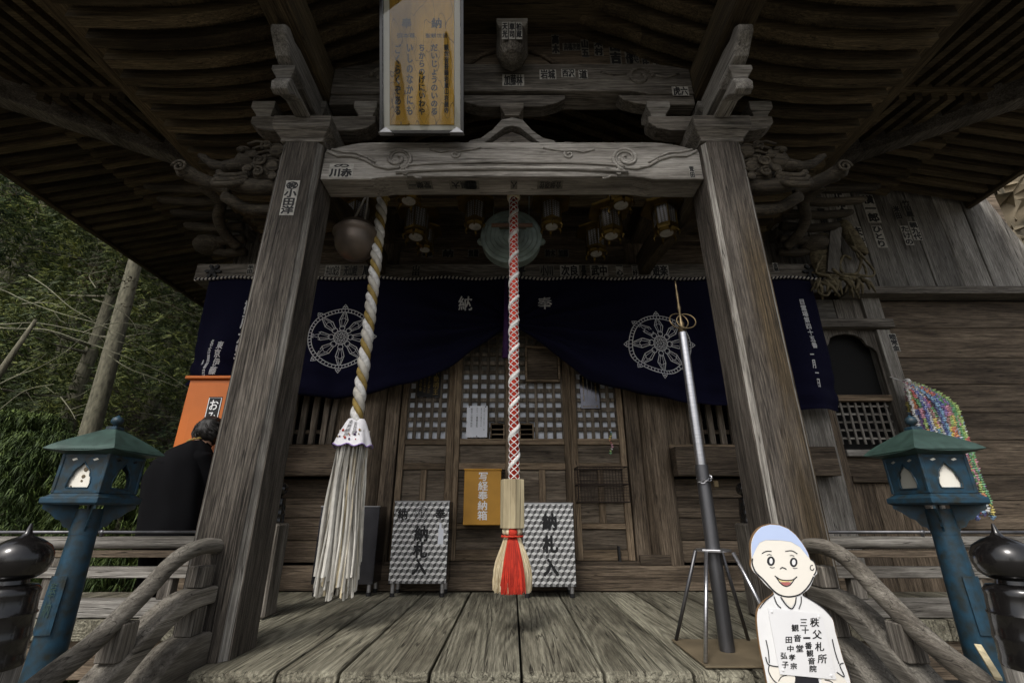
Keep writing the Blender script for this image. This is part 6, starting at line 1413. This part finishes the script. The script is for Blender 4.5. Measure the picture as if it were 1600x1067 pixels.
spots = [(-8.3, 8.5, 0, 1.0), (-11, 10.5, 1, 1.1), (-6.6, 12, 2, 1.0), (-9.2, 13.5, 0, 1.25), (-13.5, 9.0, 2, 1.15), (-5.2, 15.5, 1, 1.1), (-12, 15, 0, 1.3), (-15.5, 12.5, 1, 1.2), (-8, 18, 2, 1.4), (-16, 18, 0, 1.5), (-4, 19, 0, 1.2), (-12.5, 7.6, 1, .85), (-15.8, 7.2, 0, .9), (-19, 15, 2, 1.4)]
for i, (x, y, k, s_) in enumerate(spots):
    z = hill(x, y); t = thing('conifer_tree', '%s %s' % (desc[k], where[i]), 'tree', (x, y, z), 'trees of the wooded hillside')
    for nm, me in (('trunk', tme), ('crown', kinds[k][0])):
        o = bpy.data.objects.new(nm, me); COL.objects.link(o); o.parent = t
    t.scale = (s_, s_, s_); t.rotation_euler = (0, 0, random.uniform(0, 6))
# the tall pale trunk
a0 = at(92, 840, 7.2); a1 = at(206, 430, 7.2); a2 = a1+(a1-a0)*.5
tt = thing('bare_trunk_tree', 'tall pale lichened trunk with no low branches beyond the left railing', 'tree', (a0.x, 7.2, -1.0))
b = MB(); pts = [Vector((a0.x-.02, 7.2, -1.1)), a0, a0.lerp(a1, .5)+Vector((.03, 0, 0)), a1, a2]; pts = smoothpath(pts, 6); b.tube(pts, [.165-.08*i/len(pts) for i in range(len(pts))], 14); b.build('trunk', 'bark', tt, smooth=True)
cb = crown_mesh(4.5, 2.0, 0, 900, .3, .4, 31); cm = bl_mesh(cb, 'crown', 'leaf_green'); o = link('crown', cm, tt, a2)
# bare shrub with pale twigs
tw = thing('bare_branch_tree', 'leafless tree with long pale twigs reaching in from the left', 'tree', (-6.6, 5.4, -1))
b = MB(); b.tube([(-6.7, 5.4, -1.05), (-6.6, 5.4, .6), (-6.45, 5.4, 1.8), (-6.2, 5.45, 3.0)], [.09, .07, .05, .02], 8); b.build('trunk', 'bark', tw, smooth=True)
random.seed(5)
main = [[(-60, 440), (0, 452), (40, 470), (95, 490), (143, 503), (185, 520), (235, 548)], [(-60, 505), (0, 507), (60, 505), (135, 520), (180, 532), (247, 552)], [(-60, 495), (0, 512), (70, 515), (120, 530), (185, 553), (250, 580), (285, 600)],
        [(45, 430), (75, 450), (110, 480), (145, 500)], [(150, 450), (140, 430), (168, 425), (150, 445)], [(145, 468), (180, 480), (205, 500), (215, 520)], [(235, 468), (270, 478), (305, 495)], [(35, 475), (75, 473), (95, 480)], [(0, 600), (30, 585), (60, 575), (110, 545)], [(95, 620), (110, 640), (118, 655)], [(170, 555), (200, 575), (240, 590), (280, 605)], [(235, 468), (260, 462), (278, 458)], [(130, 520), (160, 508), (200, 505), (240, 515)], [(0, 640), (40, 610), (85, 600)]]
b = MB()
for k, m_ in enumerate(main):
    P = smoothpath([at(x, y, 5.4+.1*(k % 4)) for x, y in m_], 5); n = len(P); b.tube(P, [.006*(1-i/n)+.0025 for i in range(n)], 5, False)
    for i in range(2, n-1, 3):
        if random.random() < .8:
            d = Vector((random.uniform(.02, .35), random.uniform(-.15, .15), random.uniform(-.22, .3))); b.tube([P[i], P[i]+d*.6, P[i]+d+Vector((0, 0, .05))], [.0035, .0025, .0015], 4, False)
b.build('twigs', 'twig', tw, smooth=True)
b = MB(); random.seed(8)
for k in range(260):
    x, y = random.choice([(random.gauss(150, 22), random.gauss(427, 14)), (random.gauss(180, 25), random.gauss(440, 8)), (random.gauss(250, 28), random.gauss(480, 14)), (random.gauss(40, 35), random.gauss(300, 25))]); tuft(b, at(x, y, 5.5), .035, 3, .3, .5)
b.build('dry_leaves', 'leaf_dry', tw, fix=False)
# young pines near the rail
def pine_mesh(seed, H=2.4, Rr=1.3, n=260):
    random.seed(seed); b = MB()
    for k in range(n):
        t = random.random(); a = random.uniform(0, 6.28); r = Rr*(1-t*.8)*random.random()**.4; c = Vector((r*math.cos(a), r*math.sin(a), H*(.05+.9*t)-.15*r))
        for j in range(20):
            aa = random.uniform(0, 6.28); e = random.uniform(-1.1, .5); d = Vector((math.cos(aa)*math.cos(e), math.sin(aa)*math.cos(e), math.sin(e)))*random.uniform(.08, .15); sd = d.cross(Vector((0, 0, 1))).normalized()*.0042; m_ = c+d*.55+Vector((0, 0, .012))
            b.v += [c-sd, c+sd, m_+sd, m_-sd, c+d-Vector((0, 0, .05))]; q = len(b.v); b.f += [(q-5, q-4, q-3, q-2), (q-2, q-3, q-1)]; b.mi += [0, 0]
    return b
pm = bl_mesh(pine_mesh(4, n=1500), 'needles', 'leaf_bright'); sb = MB(); sb.tube([(0, 0, -.3), (.02, 0, 1), (0, .02, 2.2)], [.05, .035, .01], 8)
random.seed(9)
for k in range(16): z = .2+k*.12; a = k*2.4; L = 1.0*(1-z/2.8); sb.tube([(0, 0, z), (L*.5*math.cos(a), L*.5*math.sin(a), z+.02), (L*math.cos(a), L*math.sin(a), z-.05)], [.015, .01, .004], 5)
sm = bl_mesh(sb, 'stem', 'bark')
for i, (x, y, z, s_, lab) in enumerate(((-5.35, 5.3, -.75, 1.0, 'bright drooping young pine left of the left blue lantern'), (-4.5, 5.6, -1.0, 1.05, 'bright drooping young pine between the left lantern and the visitor'), (-6.3, 6.0, -.6, 1.1, 'taller young pine at the far left edge'), (-5.2, 6.3, -1.0, 1.1, 'young pine directly behind the left blue lantern'))):
    t = thing('young_pine', lab, 'pine', (x, y, z), 'young pines beyond the railing')
    for nm, me in (('stem', sm), ('needles', pm)): o = bpy.data.objects.new(nm, me); COL.objects.link(o); o.parent = t
    t.scale = (s_,)*3; t.rotation_euler.z = i*1.3
# undergrowth that nobody could count
random.seed(14); b = MB()
for k in range(26000):
    x = random.uniform(-26, -4.2); y = random.uniform(6.5, 26)
    if x > -7 and y < 9.5: x -= 3
    tuft(b, Vector((x, y, hill(x, y)+random.uniform(0, .7))), random.uniform(.08, .2), 6, .3, .08)
me = bl_mesh(b, 'undergrowth', 'leaf_dark'); me.materials[0] = M['leaf_dark']; o = bpy.data.objects.new('undergrowth', me); COL.objects.link(o); o['kind'] = 'stuff'; o['label'] = 'tangled dark undergrowth covering the wooded slope'; o['category'] = 'undergrowth'
# trees behind the camera (seen in the glass)
random.seed(30)
side_ = ['at the far left of the forecourt', 'second from the left across the forecourt', 'facing the middle of the steps', 'right of the middle, facing the steps', 'at the far right of the forecourt', 'slender, between two broad ones facing the hall', 'left of the middle, facing the steps', 'low and broad, opposite the right lantern', 'low and broad, opposite the left lantern']
for i, (x, y, s_, w_) in enumerate(((-9, -12, .72, .45), (-6.1, -12.5, .70, .62), (-4.7, -12, .56, .24), (-2.3, -13, .74, .26), (12, -12, .75, .5), (-3.2, -12.5, .62, .30), (-4.1, -13, .66, .30), (8.5, -13, .50, .4), (-5.0, -12.2, .52, .34))):
    t = thing('conifer_tree', 'clipped dark conifer '+side_[i], 'tree', (x, y, -1), 'conifers across the forecourt')
    for nm, me in (('trunk', tme), ('crown', kinds[i % 3][0])): o = bpy.data.objects.new(nm, me); COL.objects.link(o); o.parent = t
    t.scale = (w_, w_, s_); t.rotation_euler.z = i
# lichened rock face beyond the right wing
b = MB(); N = 150
vs = []
for j in range(N+1):
    for i in range(N+1):
        u, v = i/N, j/N; p = Vector((8.0+15*u-1.0*v, 6.7+5.2*u, -1.2+15*v)); nn = noise.fractal(p*1.3, .8, 2, 7)*.6+.12*noise.noise(p*9); vs.append(p+Vector((-nn, -nn*.6, .3*noise.noise(p*1.7))))
b.add(vs, [(j*(N+1)+i, j*(N+1)+i+1, (j+1)*(N+1)+i+1, (j+1)*(N+1)+i) for j in range(N) for i in range(N)])
rk = b.build('rock_face', 'rock', None); tag(rk, 'rough lichened cliff beyond the right wing wall', 'rock'); rk.modifiers.new('t', 'SOLIDIFY').thickness = .5
